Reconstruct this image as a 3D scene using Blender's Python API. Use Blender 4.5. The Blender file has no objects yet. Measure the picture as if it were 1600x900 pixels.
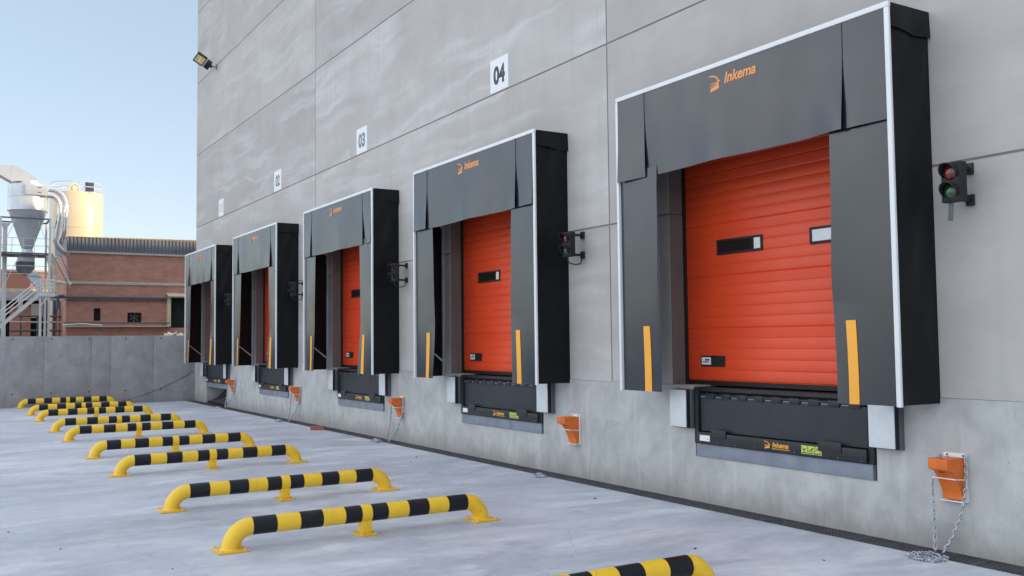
import bpy, bmesh, math, random
from mathutils import Vector, Matrix
R = math.radians
scene = bpy.context.scene
col = scene.collection
random.seed(7)

# ------------------------------------------------------------------ materials
def newmat(name):
    m = bpy.data.materials.new(name); m.use_nodes = True
    nt = m.node_tree; nt.nodes.clear()
    out = nt.nodes.new('ShaderNodeOutputMaterial')
    b = nt.nodes.new('ShaderNodeBsdfPrincipled')
    nt.links.new(b.outputs[0], out.inputs[0])
    return m, nt, b

class N:
    """tiny node helper"""
    def __init__(s, nt): s.nt = nt
    def node(s, t, **kw):
        n = s.nt.nodes.new(t)
        for k, v in kw.items(): setattr(n, k, v)
        return n
    def coords(s, scale=(1, 1, 1), kind='Object', rot=(0, 0, 0)):
        if kind == 'World':
            g = s.node('ShaderNodeNewGeometry'); src = g.outputs['Position']
        else:
            g = s.node('ShaderNodeTexCoord'); src = g.outputs['Object']
        mp = s.node('ShaderNodeMapping'); mp.inputs['Scale'].default_value = scale
        mp.inputs['Rotation'].default_value = rot
        s.nt.links.new(src, mp.inputs[0]); return mp.outputs[0]
    def noise(s, vec, scale, detail=5, rough=.55, dist=0.0):
        n = s.node('ShaderNodeTexNoise'); n.inputs['Scale'].default_value = scale
        n.inputs['Detail'].default_value = detail; n.inputs['Roughness'].default_value = rough
        n.inputs['Distortion'].default_value = dist
        s.nt.links.new(vec, n.inputs['Vector']); return n.outputs['Fac']
    def ramp(s, fac, stops):
        r = s.node('ShaderNodeValToRGB'); e = r.color_ramp.elements
        while len(e) < len(stops): e.new(.5)
        for el, (p, c) in zip(e, stops):
            el.position = p; el.color = (c, c, c, 1) if not hasattr(c, '__len__') else (*c, 1)
        s.nt.links.new(fac, r.inputs[0]); return r.outputs['Color']
    def mix(s, fac, a, b, mode='MIX'):
        n = s.node('ShaderNodeMix', data_type='RGBA', blend_type=mode)
        for sock, v in ((n.inputs['Factor'], fac), (n.inputs[6], a), (n.inputs[7], b)):
            if hasattr(v, 'is_output'): s.nt.links.new(v, sock)
            elif hasattr(v, '__len__'): sock.default_value = (*v, 1)
            else: sock.default_value = v
        return n.outputs[2]
    def math(s, op, a, b=0.0):
        n = s.node('ShaderNodeMath', operation=op)
        for sock, v in ((n.inputs[0], a), (n.inputs[1], b)):
            if hasattr(v, 'is_output'): s.nt.links.new(v, sock)
            else: sock.default_value = v
        return n.outputs[0]
    def bump(s, h, strength=.2, dist=.01):
        n = s.node('ShaderNodeBump'); n.inputs['Strength'].default_value = strength
        n.inputs['Distance'].default_value = dist
        s.nt.links.new(h, n.inputs['Height']); return n.outputs[0]

def simple(name, c, rough=.5, metal=0.0, var=.12, vscale=3.0, bump=0.0, bscale=60, spec=.5, coat=0.0, dirt=None, kind='Object'):
    m, nt, b = newmat(name); h = N(nt)
    v = h.coords(kind=kind)
    n1 = h.noise(v, vscale, 6, .6)
    lo = tuple(x * (1 - var) for x in c); hi = tuple(min(1, x * (1 + var)) for x in c)
    cc = h.ramp(n1, [(.3, lo), (.7, hi)])
    if dirt:
        d = h.ramp(h.noise(v, vscale * 2.3, 8, .7), [(.58, 0.0), (.74, 1.0)])
        cc = h.mix(h.math('MULTIPLY', d, dirt[1]), cc, dirt[0])
    nt.links.new(cc, b.inputs['Base Color'])
    rr = h.ramp(h.noise(v, vscale * 1.7, 4), [(.3, rough * .85), (.7, min(1, rough * 1.15))])
    nt.links.new(rr, b.inputs['Roughness'])
    b.inputs['Metallic'].default_value = metal
    b.inputs['Specular IOR Level'].default_value = spec
    b.inputs['Coat Weight'].default_value = coat
    if bump: nt.links.new(h.bump(h.noise(v, bscale, 4), bump, .004), b.inputs['Normal'])
    return m

def mat_wall():
    m, nt, b = newmat('precast_concrete'); h = N(nt)
    at = h.node('ShaderNodeAttribute'); at.attribute_name = 'panel_tone'; tone = at.outputs['Fac']
    vw = h.coords(kind='World')
    sh3 = h.node('ShaderNodeCombineXYZ'); nt.links.new(h.math('MULTIPLY', tone, 37.0), sh3.inputs[0]); nt.links.new(h.math('MULTIPLY', tone, 3.0), sh3.inputs[2])
    va = h.node('ShaderNodeVectorMath', operation='ADD'); nt.links.new(vw, va.inputs[0]); nt.links.new(sh3.outputs[0], va.inputs[1]); v = va.outputs[0]
    base = h.ramp(h.noise(v, .35, 5, .6), [(.3, (.465, .45, .435)), (.7, (.545, .53, .515))])
    base = h.mix(1.0, base, h.ramp(tone, [(0.0, (.93, .92, .92)), (1.0, (1.05, 1.05, 1.04))]), 'MULTIPLY')
    blot = h.ramp(h.noise(h.coords((1, 1, 1.6), 'World'), 1.1, 7, .62, .4), [(.3, .91), (.7, 1.06)])
    c = h.mix(1.0, base, blot, 'MULTIPLY')
    # long wavy pale lime streaks that run along the panels
    warp = h.noise(h.coords((.5, 1, .5), 'World'), 1.0, 3)
    xyz = h.node('ShaderNodeSeparateXYZ'); nt.links.new(v, xyz.inputs[0])
    zz = h.math('ADD', xyz.outputs[2], h.math('MULTIPLY', warp, .7))
    comb = h.node('ShaderNodeCombineXYZ')
    nt.links.new(h.math('MULTIPLY', xyz.outputs[0], .09), comb.inputs[0]); nt.links.new(zz, comb.inputs[2])
    band = h.noise(comb.outputs[0], 1.7, 4, .5)
    streak = h.ramp(band, [(.47, 0.0), (.555, .95), (.60, .2), (.8, 0.0)])
    brk = h.ramp(h.noise(h.coords((.5, 1, .8), 'World'), .9, 4, .6), [(.34, 0.0), (.56, 1.0)])
    drip = h.ramp(h.noise(h.coords((9, 1, .7), 'World'), 1.3, 4, .6), [(.35, .72), (.65, 1.0)])
    st = h.math('MULTIPLY', h.math('MULTIPLY', streak, brk), drip)
    lat = h.node('ShaderNodeAttribute'); lat.attribute_name = 'lime'
    c = h.mix(h.math('MULTIPLY', st, h.math('MULTIPLY', lat.outputs['Fac'], .62)), c, (.76, .76, .77))
    drip2 = h.ramp(h.noise(h.coords((6, 1, .35), 'World'), 1.0, 5, .6), [(.52, 0.0), (.72, .22)])
    c = h.mix(drip2, c, (.40, .40, .405))
    spot = h.ramp(h.noise(v, 24, 3, .6), [(.68, 0.0), (.76, .25)])
    c = h.mix(spot, c, (.28, .28, .28))
    nt.links.new(c, b.inputs['Base Color'])
    b.inputs['Roughness'].default_value = .78; b.inputs['Specular IOR Level'].default_value = .35
    hh = h.math('ADD', h.noise(v, 90, 4), h.math('MULTIPLY', h.noise(v, 6, 4), 2.0))
    nt.links.new(h.bump(hh, .25, .004), b.inputs['Normal'])
    return m

def mat_plinth(name, c0, c1, stain=.35, wet=True, lime=.5):
    m, nt, b = newmat(name); h = N(nt)
    v = h.coords(kind='World')
    base = h.ramp(h.noise(v, .8, 6, .6), [(.3, c0), (.7, c1)])
    blot = h.ramp(h.noise(v, 3.2, 8, .65, .5), [(.3, .78), (.7, 1.08)])
    c = h.mix(1.0, base, blot, 'MULTIPLY')
    run = h.ramp(h.noise(h.coords((5, 5, .5), 'World'), 1.6, 6, .65), [(.55, 0.0), (.8, stain * .7)])
    c = h.mix(run, c, (.24, .235, .23))
    pale = h.ramp(h.noise(h.coords((7, 7, .6), 'World'), 1.1, 6, .6), [(.55, 0.0), (.72, lime)])
    c = h.mix(pale, c, (.62, .63, .64))
    if wet:      # splash dirt close to the ground, ragged
        xyz = h.node('ShaderNodeSeparateXYZ'); nt.links.new(v, xyz.inputs[0])
        lev = h.math('SUBTRACT', h.math('MULTIPLY', h.noise(h.coords((2.5, 2.5, 1), 'World'), 2.2, 7, .7), .55), xyz.outputs[2])
        d = h.ramp(h.math('ADD', lev, .5), [(.50, 0.0), (.76, .62)])
        c = h.mix(d, c, (.27, .255, .235))
    pit = h.ramp(h.noise(v, 34, 3, .6), [(.67, 0.0), (.74, .55)])
    c = h.mix(pit, c, (.2, .2, .2))
    nt.links.new(c, b.inputs['Base Color'])
    b.inputs['Roughness'].default_value = .75; b.inputs['Specular IOR Level'].default_value = .35
    hh = h.math('ADD', h.noise(v, 70, 5), h.math('MULTIPLY', h.noise(v, 5, 5), 3.0))
    nt.links.new(h.bump(hh, .3, .005), b.inputs['Normal'])
    return m

def mat_yard():
    m, nt, b = newmat('yard_concrete'); h = N(nt)
    v = h.coords(kind='World')
    base = h.ramp(h.noise(v, .45, 6, .6, .3), [(.28, (.42, .455, .53)), (.5, (.52, .555, .63)), (.72, (.60, .63, .69))])
    # trowelled smears: long along Y, sheared
    sm = h.noise(h.coords((1.7, .7, 1), 'World', (0, 0, R(12))), 1.0, 7, .62, .9)
    c = h.mix(h.ramp(sm, [(.48, 0.0), (.66, .8)]), base, (.72, .74, .78))
    dk = h.noise(h.coords((1.9, .8, 1), 'World', (0, 0, R(-20))), .9, 8, .66, .7)
    c = h.mix(h.ramp(dk, [(.48, 0.0), (.70, .66)]), c, (.33, .355, .39))
    fine = h.ramp(h.noise(v, 7, 8, .7, .6), [(.3, .9), (.7, 1.07)])
    c = h.mix(1.0, c, fine, 'MULTIPLY')
    spk = h.ramp(h.noise(v, 15, 4, .65), [(.70, 0.0), (.76, .5)])
    c = h.mix(spk, c, (.2, .21, .23))
    # grey dirt line next to the drain
    xyz = h.node('ShaderNodeSeparateXYZ'); nt.links.new(v, xyz.inputs[0])
    edge = h.math('ADD', xyz.outputs[1], h.math('MULTIPLY', h.noise(v, 2.5, 6, .7), .35))
    c = h.mix(h.ramp(h.math('ADD', edge, .6), [(.42, 0.0), (.62, .4)]), c, (.33, .33, .34))
    # hairline cracks
    vo = h.node('ShaderNodeTexVoronoi', feature='DISTANCE_TO_EDGE'); vo.inputs['Scale'].default_value = .28
    wv = h.node('ShaderNodeVectorMath', operation='ADD'); nz = h.node('ShaderNodeTexNoise'); nz.inputs['Scale'].default_value = 1.3
    nz.inputs['Detail'].default_value = 6
    nt.links.new(v, nz.inputs['Vector']); nt.links.new(v, wv.inputs[0])
    nt.links.new(nz.outputs['Color'], wv.inputs[1]); nt.links.new(wv.outputs[0], vo.inputs['Vector'])
    cr = h.ramp(vo.outputs['Distance'], [(0.0, .25), (.0018, 0.0)])
    c = h.mix(cr, c, (.2, .2, .22))
    nt.links.new(c, b.inputs['Base Color'])
    nt.links.new(h.ramp(sm, [(.35, .42), (.7, .62)]), b.inputs['Roughness'])
    b.inputs['Specular IOR Level'].default_value = .5
    hh = h.math('ADD', h.noise(v, 45, 5), h.math('MULTIPLY', h.noise(v, 2.2, 6), 6.0))
    nt.links.new(h.bump(hh, .18, .006), b.inputs['Normal'])
    return m

def mat_curtain():
    m, nt, b = newmat('pvc_curtain'); h = N(nt)
    v = h.coords()
    n = h.noise(h.coords((1, 1, .35)), 1.6, 5, .6, .3)
    c = h.ramp(n, [(.3, (.009, .0135, .022)), (.7, (.016, .022, .034))])
    dust = h.ramp(h.noise(h.coords((1, 1, .5)), 2.2, 4, .55), [(.5, 0.0), (.8, .15)])
    c = h.mix(dust, c, (.05, .06, .075))
    nt.links.new(c, b.inputs['Base Color'])
    nt.links.new(h.ramp(h.noise(v, 2.3, 5), [(.3, .19), (.7, .29)]), b.inputs['Roughness'])
    b.inputs['Specular IOR Level'].default_value = .85
    nt.links.new(h.bump(h.noise(v, 140, 3), .12, .002), b.inputs['Normal'])
    return m

def mat_fabric():
    m, nt, b = newmat('black_tarpaulin'); h = N(nt)
    v = h.coords()
    c = h.ramp(h.noise(v, 2.2, 6, .6), [(.3, (.0035, .004, .006)), (.7, (.008, .0085, .011))])
    nt.links.new(c, b.inputs['Base Color']); b.inputs['Roughness'].default_value = .5
    b.inputs['Specular IOR Level'].default_value = .25
    w = h.noise(h.coords((1, 1.2, .8), rot=(R(35), 0, 0)), 2.6, 3, .5, .8)
    nt.links.new(h.bump(w, .35, .03), b.inputs['Normal'])
    return m

def mat_door():
    m, nt, b = newmat('orange_door_steel'); h = N(nt)
    v = h.coords()
    c = h.ramp(h.noise(v, 1.4, 5), [(.3, (.73, .062, .017)), (.7, (.83, .080, .022))])
    nt.links.new(c, b.inputs['Base Color']); b.inputs['Roughness'].default_value = .42
    nt.links.new(h.bump(h.noise(h.coords((1, 1, 1.8)), 110, 3), .16, .002), b.inputs['Normal'])
    return m

def mat_tread():
    m, nt, b = newmat('tread_plate'); h = N(nt)
    v = h.coords(rot=(0, R(45), 0))
    ch = h.node('ShaderNodeTexChecker'); ch.inputs['Scale'].default_value = 38
    nt.links.new(v, ch.inputs['Vector'])
    c = h.ramp(h.noise(h.coords(), 2.5, 6), [(.3, (.017, .023, .031)), (.7, (.030, .038, .048))])
    nt.links.new(c, b.inputs['Base Color']); b.inputs['Roughness'].default_value = .38
    nt.links.new(h.bump(ch.outputs['Fac'], .9, .006), b.inputs['Normal'])
    return m

def mat_brick():
    m, nt, b = newmat('brick_facade'); h = N(nt)
    tc = h.node('ShaderNodeTexCoord')
    sep = h.node('ShaderNodeSeparateXYZ'); nt.links.new(tc.outputs['Object'], sep.inputs[0])
    cb = h.node('ShaderNodeCombineXYZ')
    nt.links.new(h.math('ADD', sep.outputs[0], sep.outputs[1]), cb.inputs[0]); nt.links.new(sep.outputs[2], cb.inputs[1])
    br = h.node('ShaderNodeTexBrick'); nt.links.new(cb.outputs[0], br.inputs['Vector'])
    br.inputs['Scale'].default_value = 1.0
    br.inputs['Brick Width'].default_value = .25; br.inputs['Row Height'].default_value = .075
    br.inputs['Mortar Size'].default_value = .008
    br.inputs['Color1'].default_value = (.50, .235, .165, 1); br.inputs['Color2'].default_value = (.42, .185, .13, 1)
    br.inputs['Mortar'].default_value = (.38, .27, .22, 1)
    v = h.coords()
    c = h.mix(1.0, br.outputs['Color'], h.ramp(h.noise(h.coords((1, 1, 2)), 1.2, 6, .6), [(.3, .85), (.7, 1.15)]), 'MULTIPLY')
    nt.links.new(c, b.inputs['Base Color']); b.inputs['Roughness'].default_value = .85
    nt.links.new(h.bump(br.outputs['Fac'], -.3, .006), b.inputs['Normal'])
    return m

M = {}
M['wall'] = mat_wall()
M['plinth'] = mat_plinth('cast_concrete', (.45, .462, .46), (.55, .56, .555))
M['parapet'] = mat_plinth('parapet_concrete', (.33, .335, .345), (.40, .405, .41), .16, True, .10)
M['yard'] = mat_yard()
M['curtain'] = mat_curtain()
M['fabric'] = mat_fabric()
M['door'] = mat_door()
M['tread'] = mat_tread()
M['brick'] = mat_brick()
M['alu'] = simple('white_aluminium', (.80, .82, .83), .35, 0, .05, 2, dirt=((.5, .5, .5), .25))
M['galv'] = simple('galvanised_steel', (.62, .65, .68), .42, .55, .12, 5)
M['bumperplate'] = simple('bumper_face_plate', (.70, .74, .77), .4, .15, .10, 6, dirt=((.5, .5, .5), .4))
M['greysteel'] = simple('grey_painted_steel', (.115, .125, .145), .45, 0, .15, 3)
M['sill'] = simple('sill_steel', (.24, .27, .33), .5, .2, .2, 4, dirt=((.4, .4, .4), .35))
M['blacksteel'] = simple('black_painted_steel', (.015, .019, .024), .42, 0, .25, 4, dirt=((.09, .09, .09), .3))
M['rubber'] = simple('black_rubber', (.014, .014, .015), .65, 0, .2, 5)
M['yellow'] = simple('yellow_paint', (.96, .60, .028), .36, 0, .06, 5, dirt=((.42, .22, .03), .55), coat=.15)
M['yellowworn'] = simple('worn_yellow_paint', (.86, .52, .03), .45, 0, .1, 8, dirt=((.28, .15, .05), .8))
M['black'] = simple('black_paint', (.012, .013, .018), .42, 0, .3, 5, dirt=((.05, .05, .055), .3), spec=.3)
M['strip'] = simple('amber_strip', (.92, .42, .04), .45, 0, .06, 3)
M['logo'] = simple('logo_orange', (.90, .36, .12), .5, 0, .05, 3)
M['orange'] = simple('orange_chock_plastic', (.74, .165, .022), .5, 0, .15, 9, .15, 40, dirt=((.35, .10, .03), .4))
M['white'] = simple('white_sheet', (.86, .87, .88), .4, 0, .03, 2)
M['ink'] = simple('sign_ink', (.035, .045, .065), .5, 0, .05, 2)
M['inkgrey'] = simple('sign_ink_worn', (.20, .22, .25), .5, 0, .05, 2)
M['inkpale'] = simple('sign_ink_faded', (.58, .60, .63), .5, 0, .05, 2)
M['green_sticker'] = simple('yellow_green_label', (.52, .62, .10), .5, 0, .05, 8)
M['chain'] = simple('zinc_chain', (.50, .53, .58), .34, .8, .1, 12)
M['grate'] = simple('drain_iron', (.085, .088, .095), .55, .3, .3, 6)
M['dirtshade'] = simple('trench_dirt_and_pit_shade', (.018, .018, .018), .9)  # near-black: dirt in the drain, and shade painted into the leveller pits
M['joint'] = simple('joint_sealant', (.21, .205, .20), .8)
M['glassdark'] = simple('dark_window_glass', (.020, .017, .014), .12, 0, .2, 2)
M['paneglare'] = simple('painted_pane_glare', (.70, .72, .73), .25, 0, .06, 2)  # pale colour paints the brightness showing in the door glass
M['redlens'] = simple('red_lens', (.13, .008, .009), .12, 0, .2, 20, coat=.6)
M['greenlens'] = simple('green_lens', (.004, .055, .026), .12, 0, .2, 20, coat=.6)
M['hose'] = simple('black_hose', (.016, .017, .019), .5)
M['redbrick'] = simple('loose_brick', (.34, .11, .07), .85, 0, .2, 20, .3, 90)
M['pebble'] = simple('debris', (.10, .10, .10), .9, 0, .3, 20)
M['gold'] = simple('reflector_gold', (.85, .66, .28), .25, .85, .15, 10)
M['ground'] = simple('ground_soil', (.20, .18, .155), .95, 0, .2, .05)
M['roof'] = simple('roof_membrane', (.25, .25, .26), .9)
M['jamb'] = simple('jamb_lining', (.17, .155, .145), .8, 0, .12, 2, .2, 50)
M['silo'] = simple('cream_silo_paint', (.70, .59, .42), .33, 0, .05, .7)
M['cyclone'] = simple('polished_sheet_steel', (.60, .64, .69), .33, .45, .08, 1.2)
M['duct'] = simple('spiral_duct_steel', (.72, .73, .77), .28, .85, .08, 2)
M['palesteel'] = simple('pale_painted_steel', (.62, .63, .62), .5, 0, .08, 3)
M['corr'] = simple('corrugated_cladding', (.11, .122, .145), .5, 0, .2, .8, dirt=((.22, .22, .22), .3))
M['creamtile'] = simple('cream_fibre_roof', (.58, .50, .38), .8, 0, .15, 3)
M['band'] = simple('rendered_band', (.46, .42, .38), .8, 0, .1, 2)
M['pipe'] = simple('bluish_grey_pipe', (.10, .10, .13), .5)
M['bluepipe'] = simple('blue_pipe', (.05, .10, .20), .5)
M['creampost'] = simple('cream_post', (.62, .53, .38), .7)
M['dark'] = simple('dark_interior', (.012, .012, .013), .8)
M['bluedark'] = simple('navy_panel', (.05, .055, .13), .5)
M['shedroof'] = simple('fibre_cement_roof', (.19, .18, .175), .9, 0, .35, 2.5, .4, 8)
M['pinkrender'] = simple('pink_render', (.42, .20, .15), .9, 0, .1, 1)
M['flake'] = simple('plaster_flakes', (.72, .62, .57), .9, 0, .2, 6)

# ------------------------------------------------------------------ mesh helpers
class MB:
    def __init__(s): s.bm = bmesh.new(); s.mats = []
    def mi(s, m):
        if m not in s.mats: s.mats.append(m)
        return s.mats.index(m)
    def box(s, a, b, m, bev=0.0, mtx=None):
        lo = [min(x, y) for x, y in zip(a, b)]; hi = [max(x, y) for x, y in zip(a, b)]
        r = bmesh.ops.create_cube(s.bm, size=1.0); vs = r['verts']
        for v in vs:
            v.co = Vector([(lo[i] + hi[i]) / 2 + v.co[i] * (hi[i] - lo[i]) for i in range(3)])
        fs = list({f for v in vs for f in v.link_faces})
        if bev:
            es = list({e for v in vs for e in v.link_edges})
            rr = bmesh.ops.bevel(s.bm, geom=es, offset=bev, segments=2, affect='EDGES', profile=.6)
            fs = list(set(rr['faces']) | {f for f in fs if f.is_valid})
            vs = list({v for f in fs for v in f.verts})
        if mtx is not None:
            for v in vs: v.co = mtx @ v.co
        for f in fs: f.material_index = s.mi(m)
        return fs
    def poly(s, pts, m):
        f = s.bm.faces.new([s.bm.verts.new(p) for p in pts]); f.material_index = s.mi(m); return f
    def prism(s, pts, vec, m):
        """closed polygon extruded along vec"""
        vec = Vector(vec)
        a = [s.bm.verts.new(Vector(p)) for p in pts]; b = [s.bm.verts.new(Vector(p) + vec) for p in pts]
        n = len(pts); fs = [s.bm.faces.new(a[::-1]), s.bm.faces.new(b)]
        for i in range(n): fs.append(s.bm.faces.new((a[i], a[(i + 1) % n], b[(i + 1) % n], b[i])))
        for f in fs: f.material_index = s.mi(m)
        bmesh.ops.recalc_face_normals(s.bm, faces=fs)
        return fs
    def tube(s, path, r, m, seg=12, cap=True, mats=None, smooth=True):
        """path: points; r: number or list; mats: material per span"""
        P = [Vector(p) for p in path]; rings = []
        up = None
        for i, p in enumerate(P):
            t = (P[min(i + 1, len(P) - 1)] - P[max(i - 1, 0)]).normalized()
            if up is None:
                up = t.orthogonal().normalized()
            else:
                up = (up - t * up.dot(t))
                up = up.normalized() if up.length > 1e-6 else t.orthogonal().normalized()
            w = t.cross(up); rr = r[i] if hasattr(r, '__len__') else r
            rings.append([s.bm.verts.new(p + (up * math.cos(2 * math.pi * k / seg) + w * math.sin(2 * math.pi * k / seg)) * rr) for k in range(seg)])
        for i in range(len(P) - 1):
            mm = s.mi(mats[i] if mats else m)
            for k in range(seg):
                f = s.bm.faces.new((rings[i][k], rings[i][(k + 1) % seg], rings[i + 1][(k + 1) % seg], rings[i + 1][k]))
                f.material_index = mm; f.smooth = smooth
        if cap:
            for rg, mm in ((rings[0][::-1], mats[0] if mats else m), (rings[-1], mats[-1] if mats else m)):
                f = s.bm.faces.new(rg); f.material_index = s.mi(mm)
    def cyl(s, a, b, r, m, seg=16, smooth=True): s.tube([a, b], r, m, seg, True, None, smooth)
    def lathe(s, prof, m, seg=32, c=(0, 0), cap=True):
        rings = [[s.bm.verts.new((c[0] + r * math.cos(2 * math.pi * k / seg), c[1] + r * math.sin(2 * math.pi * k / seg), z)) for k in range(seg)] for r, z in prof]
        for i in range(len(prof) - 1):
            for k in range(seg):
                f = s.bm.faces.new((rings[i][k], rings[i][(k + 1) % seg], rings[i + 1][(k + 1) % seg], rings[i + 1][k]))
                f.material_index = s.mi(m); f.smooth = True
        if cap:
            for rg in (rings[0][::-1], rings[-1]): s.bm.faces.new(rg).material_index = s.mi(m)
    def grid(s, fn, nu, nv, m, thick=0.0, tdir=(0, 1, 0)):
        """sheet fn(u,v)->point, optional thickness along tdir"""
        td = Vector(tdir) * thick
        def sheet(off, flip):
            V = [[s.bm.verts.new(Vector(fn(i / nu, j / nv)) + off) for j in range(nv + 1)] for i in range(nu + 1)]
            for i in range(nu):
                for j in range(nv):
                    q = (V[i][j], V[i + 1][j], V[i + 1][j + 1], V[i][j + 1])
                    f = s.bm.faces.new(q[::-1] if flip else q); f.material_index = s.mi(m); f.smooth = True
            return V
        A = sheet(Vector((0, 0, 0)), False)
        if thick:
            B = sheet(td, True)
            rim = [(A[i][0], B[i][0]) for i in range(nu + 1)] + [(A[nu][j], B[nu][j]) for j in range(1, nv + 1)] + \
                  [(A[i][nv], B[i][nv]) for i in range(nu - 1, -1, -1)] + [(A[0][j], B[0][j]) for j in range(nv - 1, 0, -1)]
            for k in range(len(rim)):
                (a, a2), (b, b2) = rim[k], rim[(k + 1) % len(rim)]
                s.bm.faces.new((a, a2, b2, b)).material_index = s.mi(m)
    def add_mesh(s, me, m, mtx):
        n0 = len(s.bm.verts); f0 = len(s.bm.faces)
        s.bm.from_mesh(me)
        s.bm.verts.ensure_lookup_table(); s.bm.faces.ensure_lookup_table()
        for v in s.bm.verts[n0:]: v.co = mtx @ v.co
        for f in s.bm.faces[f0:]: f.material_index = s.mi(m)
    def build(s, name, parent=None, loc=(0, 0, 0), rot=(0, 0, 0)):
        me = bpy.data.meshes.new(name); s.bm.normal_update(); s.bm.to_mesh(me); s.bm.free(); me.set_sharp_from_angle(angle=R(38))
        for m in s.mats: me.materials.append(M[m])
        o = bpy.data.objects.new(name, me); col.objects.link(o)
        o.location = loc; o.rotation_euler = rot
        if parent: o.parent = parent
        return o

def tag(o, label=None, cat=None, group=None, kind=None):
    if label: o['label'] = label
    if cat: o['category'] = cat
    if group: o['group'] = group
    if kind: o['kind'] = kind
    return o
def thing(name, label, cat, loc=(0, 0, 0), rz=0.0, group=None):
    o = bpy.data.objects.new(name, None); col.objects.link(o)
    o.empty_display_size = .1
    o.location = loc; o.rotation_euler = (0, 0, rz)
    return tag(o, label, cat, group)
def copy_tree(o, parent=None):
    c = o.copy(); col.objects.link(c)
    if parent: c.parent = parent
    for ch in o.children: copy_tree(ch, c)
    return c

_txt = {}
def text_mesh(body, bold=.0, shear=0.0, extrude=.0):
    key = (body, bold, shear, extrude)
    if key not in _txt:
        cu = bpy.data.curves.new('lettering', 'FONT'); cu.body = body; cu.size = 1.0
        cu.offset = bold; cu.shear = shear; cu.extrude = extrude; cu.resolution_u = 4
        cu.align_x = 'CENTER'; cu.align_y = 'CENTER'
        ob = bpy.data.objects.new('lettering', cu); col.objects.link(ob)
        bpy.context.view_layer.update()
        me = bpy.data.meshes.new_from_object(ob.evaluated_get(bpy.context.evaluated_depsgraph_get()))
        bpy.data.objects.remove(ob); bpy.data.curves.remove(cu)
        # centre on its true extent, unit height
        xs = [v.co.x for v in me.vertices]; ys = [v.co.y for v in me.vertices]
        cx, cy, hh = (min(xs) + max(xs)) / 2, (min(ys) + max(ys)) / 2, max(ys) - min(ys)
        for v in me.vertices: v.co = Vector(((v.co.x - cx) / hh, (v.co.y - cy) / hh, v.co.z))
        _txt[key] = (me, (max(xs) - min(xs)) / hh)
    return _txt[key]
def put_text(mb, body, c, height, width, m, bold=0.0, shear=0.0):
    """lettering standing upright on a surface that faces -Y, 2 mm thick, fitted to width x height"""
    me, asp = text_mesh(body, bold, shear, .5)
    sx = width / asp; t = .0006
    mtx = Matrix(((sx, 0, 0, c[0]), (0, 0, -t * 2, c[1]), (0, height, 0, c[2]), (0, 0, 0, 1)))
    mb.add_mesh(me, m, mtx)
def emblem(mb, x, y, z, w, hgt, m):
    """company emblem: a roof arc over two stacked wedges"""
    n = 10; t = .09 * w
    outer, inner = [], []
    for i in range(n + 1):
        a = i / n * math.pi / 2
        outer.append((x + w * .86 * math.sin(a), z + hgt * .55 + hgt * .45 * math.cos(a)))
        inner.append((x + (w * .86 - t * 1.3) * math.sin(a), z + hgt * .55 + (hgt * .45 - t) * math.cos(a)))
    outer.append((x + w * .86, z + hgt * .08)); inner.append((x + w * .86 - t * 1.3, z + hgt * .10))
    pts = outer + inner[::-1]
    for i in range(len(outer) - 1):
        q = [outer[i], outer[i + 1], inner[i + 1], inner[i]]
        mb.prism([(p[0], y, p[1]) for p in q], (0, -.0012, 0), m)
    mb.prism([(x + w * .86, y, z + hgt * .50), (x + w, y, z + hgt * .50), (x + w, y, z + hgt * .58), (x + w * .86, y, z + hgt * .58)], (0, -.0012, 0), m)
    for q in ([(0, .30), (.74, .44), (.74, .36), (0, .27)], [(.06, .0), (.12, .20), (.74, .33), (.74, .08), (.10, -.02)]):
        mb.prism([(x + w * a, y, z + hgt * b) for a, b in q], (0, -.0012, 0), m)
    put_text(mb, 'Inkema', (x + w * .38, y, z + hgt * .50), hgt * .15, w * .66, m, .01, .2)

# ------------------------------------------------------------------ camera, light, sky
CAM = (7.742, -6.505, 1.6)
yaw, pitch, roll = R(58.52), R(3.193), R(-.637)
fw = Vector((-math.sin(yaw) * math.cos(pitch), math.cos(yaw) * math.cos(pitch), math.sin(pitch)))
rt = Vector((math.cos(yaw), math.sin(yaw), 0)); up = rt.cross(fw)
r1 = rt * math.cos(roll) + up * math.sin(roll); u1 = up * math.cos(roll) - rt * math.sin(roll)
cd = bpy.data.cameras.new('camera'); cam = bpy.data.objects.new('camera', cd); col.objects.link(cam)
mw = Matrix((r1, u1, -fw)).transposed().to_4x4(); mw.translation = Vector(CAM)
cam.matrix_world = mw
cd.sensor_width = 36; cd.lens = 1483.26 / 1600 * 36; cd.clip_start = .05; cd.clip_end = 5000
scene.camera = cam

FILL_CLOUD = 5.0
SUN_EL, SUN_ROT = R(16), R(35)
w = bpy.data.worlds.new('World'); scene.world = w; w.use_nodes = True
nt = w.node_tree; bg = nt.nodes['Background']
sky = nt.nodes.new('ShaderNodeTexSky'); sky.sky_type = 'NISHITA'; sky.sun_disc = False
sky.sun_elevation = SUN_EL; sky.sun_rotation = SUN_ROT
sky.air_density = 1.0; sky.dust_density = 0.0; sky.ozone_density = 1.0; sky.altitude = 0
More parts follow.
